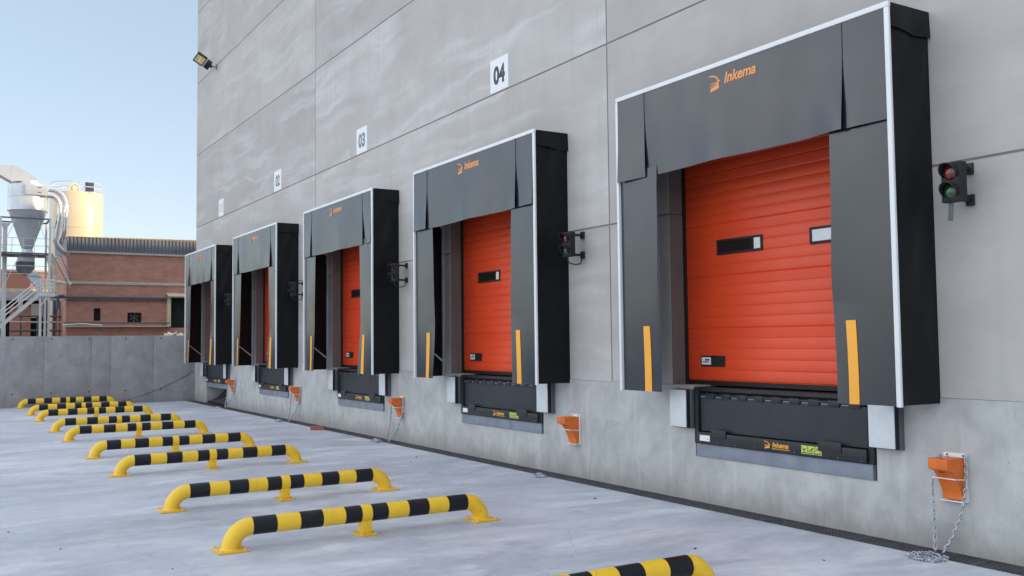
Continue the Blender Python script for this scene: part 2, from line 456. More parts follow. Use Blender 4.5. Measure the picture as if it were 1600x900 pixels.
# clear sky towards the sun and low in the west; unseen white clouds added high up and over the open side of the yard as fill light
hs = N(nt)
gen = nt.nodes.new('ShaderNodeTexCoord').outputs['Generated']
sx = nt.nodes.new('ShaderNodeSeparateXYZ'); nt.links.new(gen, sx.inputs[0])
high = hs.ramp(sx.outputs[2], [(.40, 0.0), (.66, .62)])
side = hs.math('MULTIPLY', hs.ramp(hs.math('MULTIPLY', sx.outputs[1], -1.0), [(.30, 0.0), (.62, 1.0)]), hs.ramp(sx.outputs[2], [(.03, 0.0), (.16, 1.0)]))
mask = hs.math('MAXIMUM', high, side)
cmap = nt.nodes.new('ShaderNodeMapping'); cmap.inputs['Scale'].default_value = (1, 1, 2.2); nt.links.new(gen, cmap.inputs[0])
cl = hs.ramp(hs.noise(cmap.outputs[0], 2.6, 8, .58, .4), [(.36, 0.0), (.60, 1.0)])
fill_cloud = hs.math('MULTIPLY', mask, cl)
gm = nt.nodes.new('ShaderNodeGamma'); gm.inputs[1].default_value = .65; nt.links.new(sky.outputs[0], gm.inputs[0])
haze_sky = hs.mix(.36, gm.outputs[0], (1.62, 1.68, 1.76))
tint = hs.mix(1.0, haze_sky, (.83, .868, .95), 'MULTIPLY')
full = hs.mix(fill_cloud, tint, (FILL_CLOUD * .97, FILL_CLOUD * 1.0, FILL_CLOUD * 1.05))
nt.links.new(full, bg.inputs[0]); bg.inputs[1].default_value = .15
sd = bpy.data.lights.new('sun', 'SUN'); sd.energy = 2.2; sd.angle = R(.5); sd.color = (1.0, .74, .44)
so = bpy.data.objects.new('sun', sd); col.objects.link(so)
sdir = Vector((math.sin(SUN_ROT) * math.cos(SUN_EL), math.cos(SUN_ROT) * math.cos(SUN_EL), math.sin(SUN_EL)))
so.rotation_euler = sdir.to_track_quat('Z', 'Y').to_euler(); so.location = (0, 0, 40)
vs = scene.view_settings; vs.view_transform = 'Standard'; vs.look = 'None'; vs.exposure = 1.52; vs.gamma = 1; vs.use_curve_mapping = False

# ------------------------------------------------------------------ the ground
XE = -20.36                 # end of the warehouse and the parapet
DOCKS = {1: -19.583, 2: -14.672, 3: -9.697, 4: -4.864, 5: 0.0}
XR = 19.0                   # other end of the warehouse
HB = 21.0                   # height of the warehouse; unseen height and depth are set for the shadow they cast
g = MB(); g.poly([(-1500, -1500, -.3), (1500, -1500, -.3), (1500, 1500, -.3), (-1500, 1500, -.3)], 'ground')
tag(g.build('ground'), kind='structure')
g = MB(); g.box((XE, -.27, -.28), (40, -60, 0), 'yard')
tag(g.build('yard_floor'), kind='structure')

# ------------------------------------------------------------------ warehouse
wh = thing('warehouse', 'tall grey precast concrete warehouse with orange doors above a cast concrete plinth', 'building', (XE, 0, 0))
def wx(x): return x - XE
OX0, OX1, OZ = .25, 3.05, 3.86          # door opening in a dock's own metres
zp = 1.135
vj = [XE, -10.364, -.759, 8.85, XR]; hj = [zp, 2.897, 4.967, 7.081, 9.18, 11.28, 13.38, 15.5, HB]
J = .010
mw_ = MB(); tones = []; limes = []; prnd = random.Random(21)
for bi in range(4):
    xa, xb = vj[bi] + (J if bi else 0), vj[bi + 1] - (J if bi < 3 else 0)
    for ri in range(8):
        za, zb = hj[ri] + (J if ri else .002), hj[ri + 1] - J
        tone = prnd.random(); lime = (.75, 1.0, .22, .5)[bi] * prnd.uniform(.6, 1.0)
        ops = sorted((x + OX0, x + OX1) for x in DOCKS.values() if xa < x + 1.6 < xb) if za < OZ else []
        cur = xa
        for a, b in ops:
            if a > xb or b < xa: continue
            if a > cur: tones += [tone] * 6; limes += [lime] * 6; mw_.box((wx(cur), 0, za), (wx(max(a, cur)), .22, zb), 'wall')
            if zb > OZ: tones += [tone] * 6; limes += [lime] * 6; mw_.box((wx(a), 0, OZ), (wx(b), .22, zb), 'wall')
            cur = b
        if cur < xb: tones += [tone] * 6; limes += [lime] * 6; mw_.box((wx(cur), 0, za), (wx(xb), .22, zb), 'wall')
wo_ = mw_.build('wall', wh)
at_ = wo_.data.attributes.new('panel_tone', 'FLOAT', 'FACE')
for i_, t_ in enumerate(tones): at_.data[i_].value = t_
at_ = wo_.data.attributes.new('lime', 'FLOAT', 'FACE')
for i_, t_ in enumerate(limes): at_.data[i_].value = t_
# sealant behind the joints: thin strips 14 mm back
js = MB()
for x in vj[1:-1]: js.box((wx(x - .03), .007, zp), (wx(x + .03), .2, HB), 'joint')
for z in hj[1:-1]:
    if z < OZ:
        edges = [XE + .01] + sum([[x + OX0 - .002, x + OX1 + .002] for x in DOCKS.values()], []) + [XR]
        spans = [(edges[i], edges[i + 1]) for i in range(0, len(edges), 2)]
    else: spans = [(XE + .01, XR)]
    for a, b in spans: js.box((wx(a) + .004, .005, z - .03), (wx(b) - .004, .19, z + .03), 'joint')
js.build('joint_sealant', wh)
# gable and rear walls, roof
gb = MB(); gb.box((0, .222, 0), (.22, 100, HB), 'wall'); gb.box((wx(XR), .222, 0), (wx(XR) - .22, 100, HB), 'wall'); gb.box((.222, 99.8, 0), (wx(XR) - .222, 100, HB), 'wall')
gb.build('gable_wall', wh)
rf = MB(); rf.box((.222, .222, HB - .6), (wx(XR) - .222, 99.78, HB - .4), 'roof'); rf.build('roof', wh)
it = MB(); it.box((.23, .23, zp - .35), (wx(XR) - .23, 99.7, zp - .12), 'roof'); it.build('inner_floor', wh)
# plinth with the leveller pits and the pipe recess
pl = MB(); cur = XE
for k in sorted(DOCKS):
    x = DOCKS[k]; a, b = x + .59, x + 2.71
    pl.box((wx(cur), -.008, -.25), (wx(a), .6, zp), 'plinth')
    pl.box((wx(a), .5, 0), (wx(b), .62, zp - .13), 'dirtshade')
    if k == 1: pl.box((wx(a), -.008, .455), (wx(b), .49, .50), 'plinth')
    else: pl.box((wx(a), -.008, -.25), (wx(b), .49, .445), 'plinth')
    cur = b
pl.box((wx(cur), -.008, -.25), (wx(XR), .6, zp), 'plinth')
pl.build('plinth', wh)

def make_door(x):
    """sectional door: profile with grooves, real depth; origin at opening left bottom"""
    W = OX1 - OX0
    d = MB(); y0 = 0.0; z = .045; top = OZ - zp + .1; prof = []
    k = 0
    while z < top:
        big = (k % 5 == 0); pitch = .1045
        prof += [(z, .003 if not big else .006), (z + .004, .0045 if not big else .009), (z + .011, .001), (z + .020, 0.0), (z + pitch - .006, 0.0)]
        z += pitch; k += 1
    A = [d.bm.verts.new((.03, y, zz)) for zz, y in prof]; B = [d.bm.verts.new((W - .03, y, zz)) for zz, y in prof]
    for i in range(len(prof) - 1):
        f = d.bm.faces.new((A[i], B[i], B[i + 1], A[i + 1])); f.material_index = d.mi('door')
    d.box((.03, .02, .045), (W - .03, .06, top), 'door')
    o = d.build('loading_door', wh, (wx(x + OX0), .205, zp))
    s = MB(); s.box((.03, -.004, .0), (W - .03, .05, .044), 'rubber'); s.build('bottom_seal', o)
    fr = MB(); fr.box((0, -.03, -.02), (.029, .08, top), 'rubber'); fr.box((W, -.03, -.02), (W - .029, .08, top), 'rubber')
    fr.box((.03, -.03, OZ - zp - .03), (W - .03, -.002, OZ - zp), 'rubber'); fr.build('door_frame', o)
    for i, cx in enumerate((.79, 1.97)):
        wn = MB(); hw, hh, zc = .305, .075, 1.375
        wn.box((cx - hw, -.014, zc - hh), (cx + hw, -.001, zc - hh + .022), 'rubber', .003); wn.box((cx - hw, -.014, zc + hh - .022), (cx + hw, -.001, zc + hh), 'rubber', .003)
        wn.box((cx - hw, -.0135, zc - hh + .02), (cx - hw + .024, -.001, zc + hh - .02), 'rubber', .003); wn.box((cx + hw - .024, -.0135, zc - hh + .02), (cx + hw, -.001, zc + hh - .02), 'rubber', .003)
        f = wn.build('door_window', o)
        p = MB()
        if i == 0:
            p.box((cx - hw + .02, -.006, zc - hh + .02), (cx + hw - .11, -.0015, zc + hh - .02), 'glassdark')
            p.box((cx + hw - .11, -.0065, zc - hh + .02), (cx + hw - .02, -.0015, zc + hh - .02), 'paneglare')  # pale end painted as a reflection in the glass
        else: p.box((cx - hw + .02, -.006, zc - hh + .02), (cx + hw - .02, -.0015, zc + hh - .02), 'paneglare')  # pale all over: brightness painted into the glass
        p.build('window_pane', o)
    gp = MB(); gp.box((.22, -.008, .185), (.56, -.001, .295), 'blacksteel', .003)
    gp.box((.38, -.010, .205), (.54, -.0085, .275), 'rubber'); gp.build('grip_recess', o)
    lb = MB(); lb.box((.235, -.0105, .205), (.365, -.0085, .278), 'white'); lb.box((.255, -.0125, .225), (.335, -.0107, .238), 'inkgrey'); lb.box((.285, -.0125, .245), (.345, -.0107, .262), 'bluepipe')
    lb.build('maker_plate', o)
    return o
for k in sorted(DOCKS):
    make_door(DOCKS[k])
    for xa, xb in ((OX0 + .0005, OX0 + .012), (OX1 - .012, OX1 - .0005)):
        j = MB()
        for za, zb in ((zp, 2.885), (2.897, OZ - .001)):
            j.box((xa, .006, za), (xb, .170, zb), 'jamb'); j.box((xa - .0 if xa < 1 else xa - .006, .085, za), (xb + .006 if xa < 1 else xb, .100, zb), 'jamb')
        j.build('door_jamb', wh, (wx(DOCKS[k]), 0, 0))

# ------------------------------------------------------------------ dock shelters
SW, SD, SZ0, SZ1 = 3.298, .471, 1.085, 4.10
ORD = {1: 'far end', 2: 'second', 3: 'middle', 4: 'fourth', 5: 'nearest'}
SHL = {5: 'nearest black dock shelter, the largest in view, with white edge trim around an orange door',
       4: 'black dock shelter with white edge trim under the wall sign 04',
       3: 'black dock shelter with white edge trim under the wall sign 03',
       2: 'black dock shelter with white edge trim under the wall sign 02',
       1: 'farthest black dock shelter, at the corner of the warehouse beside the parapet'}
def make_shelter(k):
    rnd = random.Random(40 + k)
    x = DOCKS[k]
    sh = thing('dock_shelter', SHL[k], 'dock shelter', (x, 0, 0), 0, 'dock shelters along the warehouse wall')
    # aluminium edge profile, three sides of the front
    t = MB(); tw = .042
    t.box((0, -SD - .012, SZ0), (tw * .8, -SD + .035, SZ1 - tw - .001), 'alu', .004)
    t.box((SW - tw * .9, -SD - .010, SZ0), (SW + .003, -SD + .014, SZ1 - tw - .001), 'alu', .004)
    t.box((0, -SD - .012, SZ1 - tw), (SW + .004, -SD + .018, SZ1), 'alu', .004)
    t.box((-.006, -SD - .008, SZ1 - .05), (-.001, -SD + .03, SZ1 - .01), 'blacksteel')
    t.build('edge_trim', sh)
    # head curtain in three flaps divided by two slits
    zt, zb, sl = SZ1 - tw - .003, 3.215, .62
    x0, x1 = tw * .8 + .002, SW - tw * .9 - .0015
    sA, sB = .45, 2.87
    amp = .016 + rnd.uniform(-.006, .008)
    hc = MB()
    def flap(xa, xb, la, lb, curl, tuck):
        def fn(u, v):
            z = zb + (zt - zb) * v
            tt = max(0.0, min(1.0, (zb + sl - z) / sl)); tt = tt * tt * (3 - 2 * tt)
            px = xa + (xb - xa) * u
            c = 0.0
            if la: c += la * math.exp(-((px - xa) / .16) ** 2)
            if lb: c += lb * math.exp(-((px - xb) / curl) ** 2)
            wave = .016 * math.sin(px * 4.1 + k) * (1 - v) * (1 + .5 * math.sin(z * 3 + k))
            wave += .006 * math.sin(px * 9.3 + 2 * k) * (1 - v) ** 2
            return (px, -SD - .004 - c * tt + tuck * math.exp(-((px - xa) / .13) ** 2) + wave * min(1, 4 * (1 - v)), z)
        hc.grid(fn, max(14, int((xb - xa) / .035)), 28, 'curtain', .003)
    flap(x0, sA, 0, amp, .20, 0); flap(sA - .09, sB, -.012, amp, .22, .008); flap(sB - .09, x1, -.016, 0, .15, .008)
    hco = hc.build('head_curtain', sh)
    lg = MB(); ly = -SD - .0068
    emblem(lg, 1.395, ly, 3.845, .14, .15, 'logo'); put_text(lg, 'Inkema', (1.775, ly, 3.935), .098, .385, 'logo', .03, .25)
    lg.build('logo', hco)
    # side curtains
    for side in (0, 1):
        sc = MB(); b1, b2 = rnd.uniform(.5, 1.0), rnd.uniform(0, 6)
        xa, xb = (x0, .605) if side == 0 else (2.708, x1)
        sag = ({5: .004, 4: .03, 3: .05, 2: .035, 1: .05}[k] if side == 0 else {5: .05, 4: .13, 3: .06, 2: .06, 1: .05}[k])
        def fn(u, v, side=side, xa=xa, xb=xb):
            z = SZ0 + .004 + (3.30 - SZ0) * v
            free = u if side == 0 else 1 - u
            e = .012 * math.sin(z * 2.1 + b2) * free + .006 * math.sin(z * 5.3 + b2)* free
            dx = (e + (-sag * .8 if side == 0 else sag * .6) * max(0, .45 - v) * 2 * free)
            y = -SD + .018 + free ** 2 * (.018 * math.sin(z * 1.6 + b2) * b1 - min(sag, .05) * 1.2 * max(0, (.35 - v)) * 2.2)
            return (xa + (xb - xa) * u + dx, y, z)
        sc.grid(fn, 14, 44, 'curtain', .003)
        so_ = sc.build('side_curtain', sh)
        st = MB(); us = (.37, .47) if side == 0 else (2.82, 2.91)
        ua, ub = ((us[0] - xa) / (xb - xa), (us[1] - xa) / (xb - xa))
        def fs(u, v):
            p = fn(ua + (ub - ua) * u, (.0 + .290 * v)); return (p[0], p[1] - .006, p[2])
        st.grid(fs, 3, 16, 'strip', .004); st.build('marker_strip', so_)
    # tarpaulin sides with wrinkles, roof cover with its overhang
    for sx in (0, 1):
        sp = MB(); ph = rnd.uniform(0, 6)
        def fn(u, v):
            y = -SD + .0145 + (SD - .0165) * u; z = SZ0 + .01 + (3.98 - SZ0) * v
            d = .014 * math.sin(z * 2.7 + ph + 3 * u) * math.sin(math.pi * u) + .014 * math.sin(7 * (z - 1.3 * u) + ph) * math.sin(math.pi * u) * v
            return ((SW - .012 + d) if sx else (.012 - d), y, z)
        sp.grid(fn, 14, 60, 'fabric', .004, (1 if sx else -1, 0, 0)); sp.build('side_cover', sh)
    rc = MB()
    rc.box((.0, -SD + .019, SZ1 - .03), (SW, -.004, SZ1 - .012), 'fabric')
    for sx in (0, 1):
        def fh(u, v):
            y = -SD + .019 + (SD + -.003) * u
            z = SZ1 - .010 - v * (.19 + .012 * math.sin(5 * u + k) + .02 * u)
            o_ = .012 + .008 * v + .007 * math.sin(11 * u + k) * v
            return ((SW + o_ - .004) if sx else -o_ + .004, y, z)
        rc.grid(fh, 12, 8, 'fabric', .004, (-1 if sx else 1, 0, 0))
    rc.build('roof_cover', sh)
    # hinged scissor arms inside
    for xx in (.06, SW - .06):
        for (za, zb2) in ((1.62, 1.30), (3.55, 3.28)):
            a = MB(); a.tube([(xx, -SD + .05, za), (xx, -.02, zb2)], .013, 'palesteel', 8); a.build('scissor_arm', sh)
    for xx in (.065, SW - .065):
        fr = MB(); fr.box((xx - .018, -.045, SZ0 + .01), (xx + .018, -.005, SZ1 - .04), 'galv'); fr.build('rear_post', sh)
for k in DOCKS: make_shelter(k)

# ------------------------------------------------------------------ levellers and bumpers
LVL = {5: 'dark steel dock leveller below the nearest orange door, largest of the levellers',
       4: 'dark steel dock leveller below the dock marked 04', 3: 'dark steel dock leveller below the dock marked 03',
       2: 'dark steel dock leveller below the dock marked 02', 1: 'farthest dark dock leveller, above the recess full of hoses'}
def make_leveller():
    lv = thing('dock_leveller', LVL[5], 'dock leveller', (0, 0, 0), 0, 'dock levellers set in the plinth')
    f = MB()
    f.box((.60, -.030, .575), (.655, .30, 1.125), 'blacksteel', .004); f.box((2.645, -.030, .575), (2.70, .30, 1.125), 'blacksteel', .004)
    f.box((.62, .02, 1.085), (2.68, .40, 1.120), 'blacksteel')
    f.build('frame', lv)
    b = MB(); b.box((.657, -.052, .580), (2.643, .03, .690), 'blacksteel', .004)
    for a in ((.86, 1.06), (2.16, 2.40)): b.box((a[0], -.060, .640), (a[1], -.0525, .725), 'blacksteel', .003); 
    for q in range(9): b.cyl((.72 + q * .235, -.053, .600), (.72 + q * .235, -.058, .600), .007, 'greysteel', 8)
    bo = b.build('front_beam', lv)
    s = MB(); y = -.0545
    s.box((.70, y + .001, .606), (.84, y, .662), 'white'); s.box((.712, y, .648), (.722, y - .001, .656), 'inkgrey'); s.box((.802, y, .620), (.826, y - .001, .626), 'inkgrey'); s.box((.75, y, .634), (.77, y - .001, .638), 'inkpale')
    s.build('type_plate', bo)
    l = MB(); emblem(l, 1.545, y + .001, .607, .075, .068, 'strip'); put_text(l, 'Inkema', (1.735, y + .001, .646), .046, .19, 'strip', .03, .25)
    l.box((1.635, y + .001, .609), (1.845, y - .001, .614), 'strip'); l.build('logo', bo)
    w_ = MB()
    for q in range(3):
        xa = 1.975 + q * .075; w_.box((xa, y + .001, .600), (xa + .068, y, .672), 'green_sticker')
        w_.box((xa + .006, y, .606), (xa + .060, y - .001, .614), 'ink')
        if q == 0: w_.prism([(xa + .008, y, .655), (xa + .03, y, .625), (xa + .058, y, .650), (xa + .03, y, .642)], (0, -.001, 0), 'ink'); w_.box((xa + .03, y, .616), (xa + .036, y - .001, .63), 'ink')
        if q == 1: w_.prism([(xa + .008, y, .628), (xa + .056, y, .662), (xa + .060, y, .655), (xa + .012, y, .620)], (0, -.001, 0), 'ink'); w_.box((xa + .034, y, .622), (xa + .050, y - .001, .64), 'inkgrey')
        if q == 2: w_.prism([(xa + .008, y, .640), (xa + .034, y, .664), (xa + .060, y, .640), (xa + .050, y, .638), (xa + .034, y, .652), (xa + .016, y, .638)], (0, -.001, 0), 'ink'); w_.box((xa + .05, y, .618), (xa + .056, y - .001, .64), 'ink')
    w_.build('warning_label', bo)
    t = MB(); t.box((.675, -.006, .700), (2.625, .012, 1.030), 'tread'); lp = t.build('lip_plate', lv)
    h_ = MB()
    n = 9
    for q in range(n):
        xa = .70 + q * .213; h_.box((xa + .05, -.016, 1.012), (xa + .165, .02, 1.068), 'blacksteel', .006)
        h_.box((xa - .025, -.010, 1.030), (xa + .045, .0, 1.038), 'sill')
    h_.tube([(.68, .0, 1.050), (2.62, .0, 1.050)], .014, 'blacksteel', 10)
    h_.build('hinge_lugs', lv)
    bk = MB(); bk.box((.657, .06, .50), (2.643, .09, 1.08), 'dirtshade'); bk.build('pit_shadow_plate', lv)  # near-black sheet stands in for the shade inside the pit
    s = MB(); s.box((.62, -.022, .448), (2.68, .10, .572), 'sill', .003); s.build('sill_plate', lv)
    return lv
lv0 = make_leveller()
for k in sorted(DOCKS, reverse=True):
    o = lv0 if k == 5 else copy_tree(lv0)
    o.location = (DOCKS[k], 0, 0); o['label'] = LVL[k]
def make_bumper():
    b = thing('dock_bumper', 'x', 'dock bumper', (0, 0, 0), 0, 'dock bumpers beside the levellers')
    p = MB(); p.box((-.128, -.062, .715), (.128, -.010, 1.10), 'greysteel', .004); p.build('mounting_bracket', b)
    p = MB(); p.box((-.120, -.106, .722), (.120, -.063, 1.098), 'rubber', .006); p.build('rubber_pad', b)
    p = MB(); p.box((-.122, -.118, .727), (.118, -.107, 1.096), 'bumperplate', .0048); p.build('face_plate', b)
    return b
BL = {5: 'the nearest orange door', 4: 'the dock marked 04', 3: 'the dock marked 03', 2: 'the dock marked 02', 1: 'the farthest dock'}
b0 = make_bumper(); first = True
for k in sorted(DOCKS, reverse=True):
    for sx, nm in ((.46, 'left'), (2.845, 'right')):
        o = b0 if first else copy_tree(b0); first = False
        o.location = (DOCKS[k] + sx, 0, 0)
        o['label'] = 'pale faced rubber bumper %s of the leveller at %s' % (nm, BL[k])

# ------------------------------------------------------------------ number signs
for n, k, xa, xb, ink in (('04', 4, -3.385, -2.91, 'ink'), ('03', 3, -8.20, -7.72, 'inkgrey'), ('02', 2, -13.04, -12.53, 'inkgrey'), ('01', 1, -17.84, -17.36, 'inkpale')):
    s = MB(); s.box((0, -.004, 0), (xb - xa, -.001, .455), 'white')
    o = s.build('number_sign', None, (xa, 0, 4.985))
    tag(o, 'white square wall sign reading %s above its dock' % n, 'sign', 'numbered signs above the docks')
    t = MB(); put_text(t, n, ((xb - xa) / 2, -.0045, .225), .26, .30, ink, .045, 0); t.build('numerals', o)

# ------------------------------------------------------------------ traffic lights
def make_traffic(strap):
    t = thing('traffic_light', 'x', 'traffic light', (0, 0, 0), 0, 'red and green lights beside the docks')
    b = MB(); b.box((-.085, -.270, -.155), (.085, -.190, .155), 'rubber', .008)
    b.box((-.075, -.274, -.145), (.075, -.2705, .145), 'rubber', .0015)
    b.build('housing', t)
    for zc, m in ((.075, 'redlens'), (-.075, 'greenlens')):
        l = MB()
        prof = [(.060 * math.cos(a), .022 * math.sin(a)) for a in [i * math.pi / 16 for i in range(9)]]
        seg = 24; rings = [[l.bm.verts.new((r * math.cos(2 * math.pi * q / seg), -.2745 - y, zc + r * math.sin(2 * math.pi * q / seg))) for q in range(seg)] for r, y in prof[:-1]]
        tip = l.bm.verts.new((0, -.2745 - .022, zc)); mi = l.mi(m)
        for i in range(len(rings) - 1):
            for q in range(seg):
                f = l.bm.faces.new((rings[i][q], rings[i][(q + 1) % seg], rings[i + 1][(q + 1) % seg], rings[i + 1][q])); f.material_index = mi; f.smooth = True
        for q in range(seg):
            f = l.bm.faces.new((rings[-1][q], rings[-1][(q + 1) % seg], tip)); f.smooth = True
        bmesh.ops.recalc_face_normals(l.bm, faces=l.bm.faces[:])
        lo = l.build('lens', t)
        v = MB(); n = 18
        def fv(u, w, zc=zc):
            a = R(-35) + u * R(250); L = .020 + .065 * max(0, math.sin(u * math.pi))
            return (.068 * math.cos(a), -.274 - L * w, zc + .068 * math.sin(a))
        v.grid(fv, n, 3, 'rubber'); sol = v.build('visor', lo)
        mod = sol.modifiers.new('thickness', 'SOLIDIFY'); mod.thickness = .004
    for zc in (.125, -.125):
        a = MB(); a.box((-.03, -.189, zc - .015), (.005, -.03, zc + .015), 'blacksteel', .003)
        a.box((-.04, -.03, zc - .045), (.025, -.001, zc + .045), 'blacksteel', .004); a.build('bracket_arm', t)
    c = MB(); pts = [(-.03, -.23, -.155 - .0), (-.028, -.23, -.20), (-.01, -.21, -.235), (.02, -.14, -.25), (.01, -.06, -.235), (.0, -.04, -.19), (-.005, -.035, -.13)]
    if strap: c.box((-.035, -.236, -.30), (.005, -.226, -.152), 'greysteel', .003, Matrix.Rotation(R(5), 4, 'Y'))
    else: c.tube(pts, .008, 'hose', 8)
    c.build('strap' if strap else 'cable', t)
    t.scale = (.93, .93, .93)
    return t
TL = {5: 'red and green traffic light on the bare wall right of the nearest dock shelter',
      4: 'red and green traffic light half hidden behind the shelter of the dock marked 04', 3: 'black traffic light bracket showing past the shelter of the dock marked 03',
      2: 'traffic light just behind the shelter of the dock marked 02', 1: 'traffic light just behind the farthest dock shelter'}
t5 = make_traffic(True); t0 = make_traffic(False)
for k in (5, 4, 3, 2, 1):
    o = t5 if k == 5 else (t0 if k == 4 else copy_tree(t0))
    o.location = (DOCKS[k] + 3.605, 0, 2.71); o['label'] = TL[k]

# ------------------------------------------------------------------ wheel chocks, holders, chains
def make_holder():
    p = MB(); p.box((-.09, -.006, .385), (.10, -.001, .735), 'alu', .0015)
    p.box((-.09, -.07, .385), (.10, -.0065, .392), 'alu', .001)
    for zz in (.72,):
        for xx in (-.06, .07): p.cyl((xx, -.006, zz), (xx, -.012, zz), .008, 'greysteel', 8)
    o = p.build('chock_holder')
    q = MB(); q.tube([(-.093, -.001, .545), (-.093, -.148, .56), (.093, -.148, .56), (.093, -.001, .545)], .0045, 'alu', 8); q.build('retaining_bar', o)
    return o
def make_chock():
    c = MB(); prof = [(-.010, .400), (-.048, .400)]
    for i in range(9):
        a = i / 8; prof.append((-.050 - .095 * a ** 1.6, .42 + .19 * a))
    prof += [(-.205, .628), (-.212, .640), (-.212, .700), (-.205, .706), (-.010, .706)]
    fs = c.prism([(-.078, y, z) for y, z in prof], (.156, 0, 0), 'orange')
    c.box((-.04, -.150, .60), (.0, -.118, .6005), 'rubber')
    o = c.build('wheel_chock')
    return o
HB_ = {5: 'right of the nearest dock', 4: 'right of the dock marked 04', 3: 'right of the dock marked 03', 2: 'right of the dock marked 02', 1: 'by the hose recess at the farthest dock'}
h0 = make_holder(); c0 = make_chock()
for k in (5, 4, 3, 2, 1):
    ho, co = (h0, c0) if k == 5 else (copy_tree(h0), c0.copy())
    if k != 5: col.objects.link(co)
    x = DOCKS[k] + 3.395
    ho.location = (x, -.008, 0); co.location = (x, -.008, 0)
    tag(ho, 'white steel chock holder plate on the plinth %s' % HB_[k], 'bracket', 'chock holders on the plinth')
    tag(co, 'orange wheel chock hanging on the plinth %s' % HB_[k], 'wheel chock', 'orange wheel chocks on the plinth')

def link_mesh():
    l = MB(); pts = []; hl, hw = .0125, .0062
    for i in range(12):
        a = 2 * math.pi * i / 12; pts.append((hw * math.cos(a), 0, hl * (1 if math.sin(a) > 0 else -1) * .55 + hl * .45 * math.sin(a) * 1.6))
    pts.append(pts[0]); l.tube(pts, .0027, 'chain', 6, False)
    me = bpy.data.meshes.new('link'); l.bm.to_mesh(me); l.bm.free(); return me
LINK = link_mesh()
def strand(mb, path, s=1.0):
    P = [Vector(p) for p in path]; L = 0; pitch = .0205 * s; flip = 0; carry = 0
    for a, b in zip(P, P[1:]):
        d = (b - a); ln = d.length; d.normalize(); q = Vector((0, 0, 1)).rotation_difference(d).to_matrix().to_4x4()
        t = carry
        while t < ln:
            m = Matrix.Translation(a + d * t) @ q @ Matrix.Rotation(R(45 + 90 * flip), 4, 'Z') @ Matrix.Scale(s, 4)
            mb.add_mesh(LINK, 'chain', m); flip ^= 1; t += pitch
        carry = t - ln
def heap(mb, c, rx, ry, n, rnd, s=1.0):
    for i in range(n):
        a = rnd.uniform(0, 6.28); r = math.sqrt(rnd.random())
        x, y = c[0] + rx * r * math.cos(a), c[1] + ry * r * math.sin(a)
        z = .008 + (1 - r) * rnd.uniform(0, .045)
        m = Matrix.Translation((x, y, z)) @ Matrix.Rotation(rnd.uniform(0, 6.28), 4, 'Z') @ Matrix.Rotation(R(90) + rnd.uniform(-.5, .5), 4, 'X') @ Matrix.Rotation(rnd.uniform(0, 3), 4, 'Z') @ Matrix.Scale(s, 4)
        mb.add_mesh(LINK, 'chain', m)
rnd = random.Random(3)
x5 = DOCKS[5] + 3.395
ch = MB()
cs = [MB(), MB(), MB()]
strand(cs[0], [(x5 - .06, -.10, .722), (x5 + .02, -.19, .716), (x5 + .05, -.16, .69), (x5 + .06, -.15, .64)], 1.15)
strand(cs[1], [(x5 - .09, -.155, .55), (x5 - .085, -.165, .40), (x5 - .07, -.18, .20), (x5 - .055, -.20, .03)], 1.5)
strand(cs[2], [(x5 + .10, -.03, .71), (x5 + .105, -.05, .50), (x5 + .08, -.08, .30), (x5 + .03, -.13, .12), (x5 - .01, -.17, .03)], 1.5)
heap(ch, (x5 - .03, -.34, 0), .155, .11, 150, rnd, 1.35)
h5 = tag(ch.build('chain'), 'zinc chain hanging from the nearest wheel chock to a heap on the floor', 'chain', 'chains of the wheel chocks')
for c_ in cs: c_.build('chain_strand', h5)
for k, lab in ((4, 'zinc chain in a small heap on the floor below the dock marked 04'), (3, 'pale chain in two strands below the wheel chock right of the dock marked 03'), (2, 'pale chain in two strands below the wheel chock right of the dock marked 02'), (1, 'pale chain in two strands below the farthest wheel chock')):
    x = DOCKS[k] + 3.395; ch = MB(); cs = []
    if k != 4:
        cs = [MB(), MB()]
        strand(cs[0], [(x - .09, -.155, .58), (x - .13, -.16, .3), (x - .17, -.20, .03)], 2.0)
        strand(cs[1], [(x + .10, -.03, .70), (x + .10, -.05, .45), (x + .05, -.12, .2), (x - .07, -.2, .03)], 2.0)
        heap(ch, (x - .25, -.36, 0), .16, .06, 34, rnd, 2.0)
    else: heap(ch, (-1.72, -.36, 0), .10, .06, 90, rnd, 1.4)
    ho = tag(ch.build('chain'), lab, 'chain', 'chains of the wheel chocks')
    for c_ in cs: c_.build('chain_strand', ho)

# ------------------------------------------------------------------ drain along the wall
dr = thing('drain_channel', 'long dark iron drain grate along the foot of the warehouse wall', 'drain', (XE, 0, 0))
d = MB(); L = wx(XR)
d.box((.01, -.268, -.24), (L, -.262, -.002), 'dirtshade'); d.box((.01, -.018, -.24), (L, -.012, -.002), 'dirtshade'); d.box((.01, -.261, -.24), (L, -.019, -.2), 'dirtshade')
d.build('trough', dr)
d = MB()
for y in (-.258, -.022): d.box((.01, y - .004, -.03), (L, y + .004, .001), 'grate')
for y in (-.217, -.178, -.14, -.102, -.063): d.box((.012, y - .006, -.022), (L, y + .006, -.0012), 'grate')
xx = .03
while xx < L:
    d.box((xx, -.2535, -.02), (xx + .010, -.0265, -.003), 'grate'); xx += .034 if xx > 14 else .06
xx = 1.0
while xx < L: d.box((xx, -.2535, -.02), (xx + .03, -.0265, -.0004), 'grate'); xx += 1.0
d.build('grate', dr)

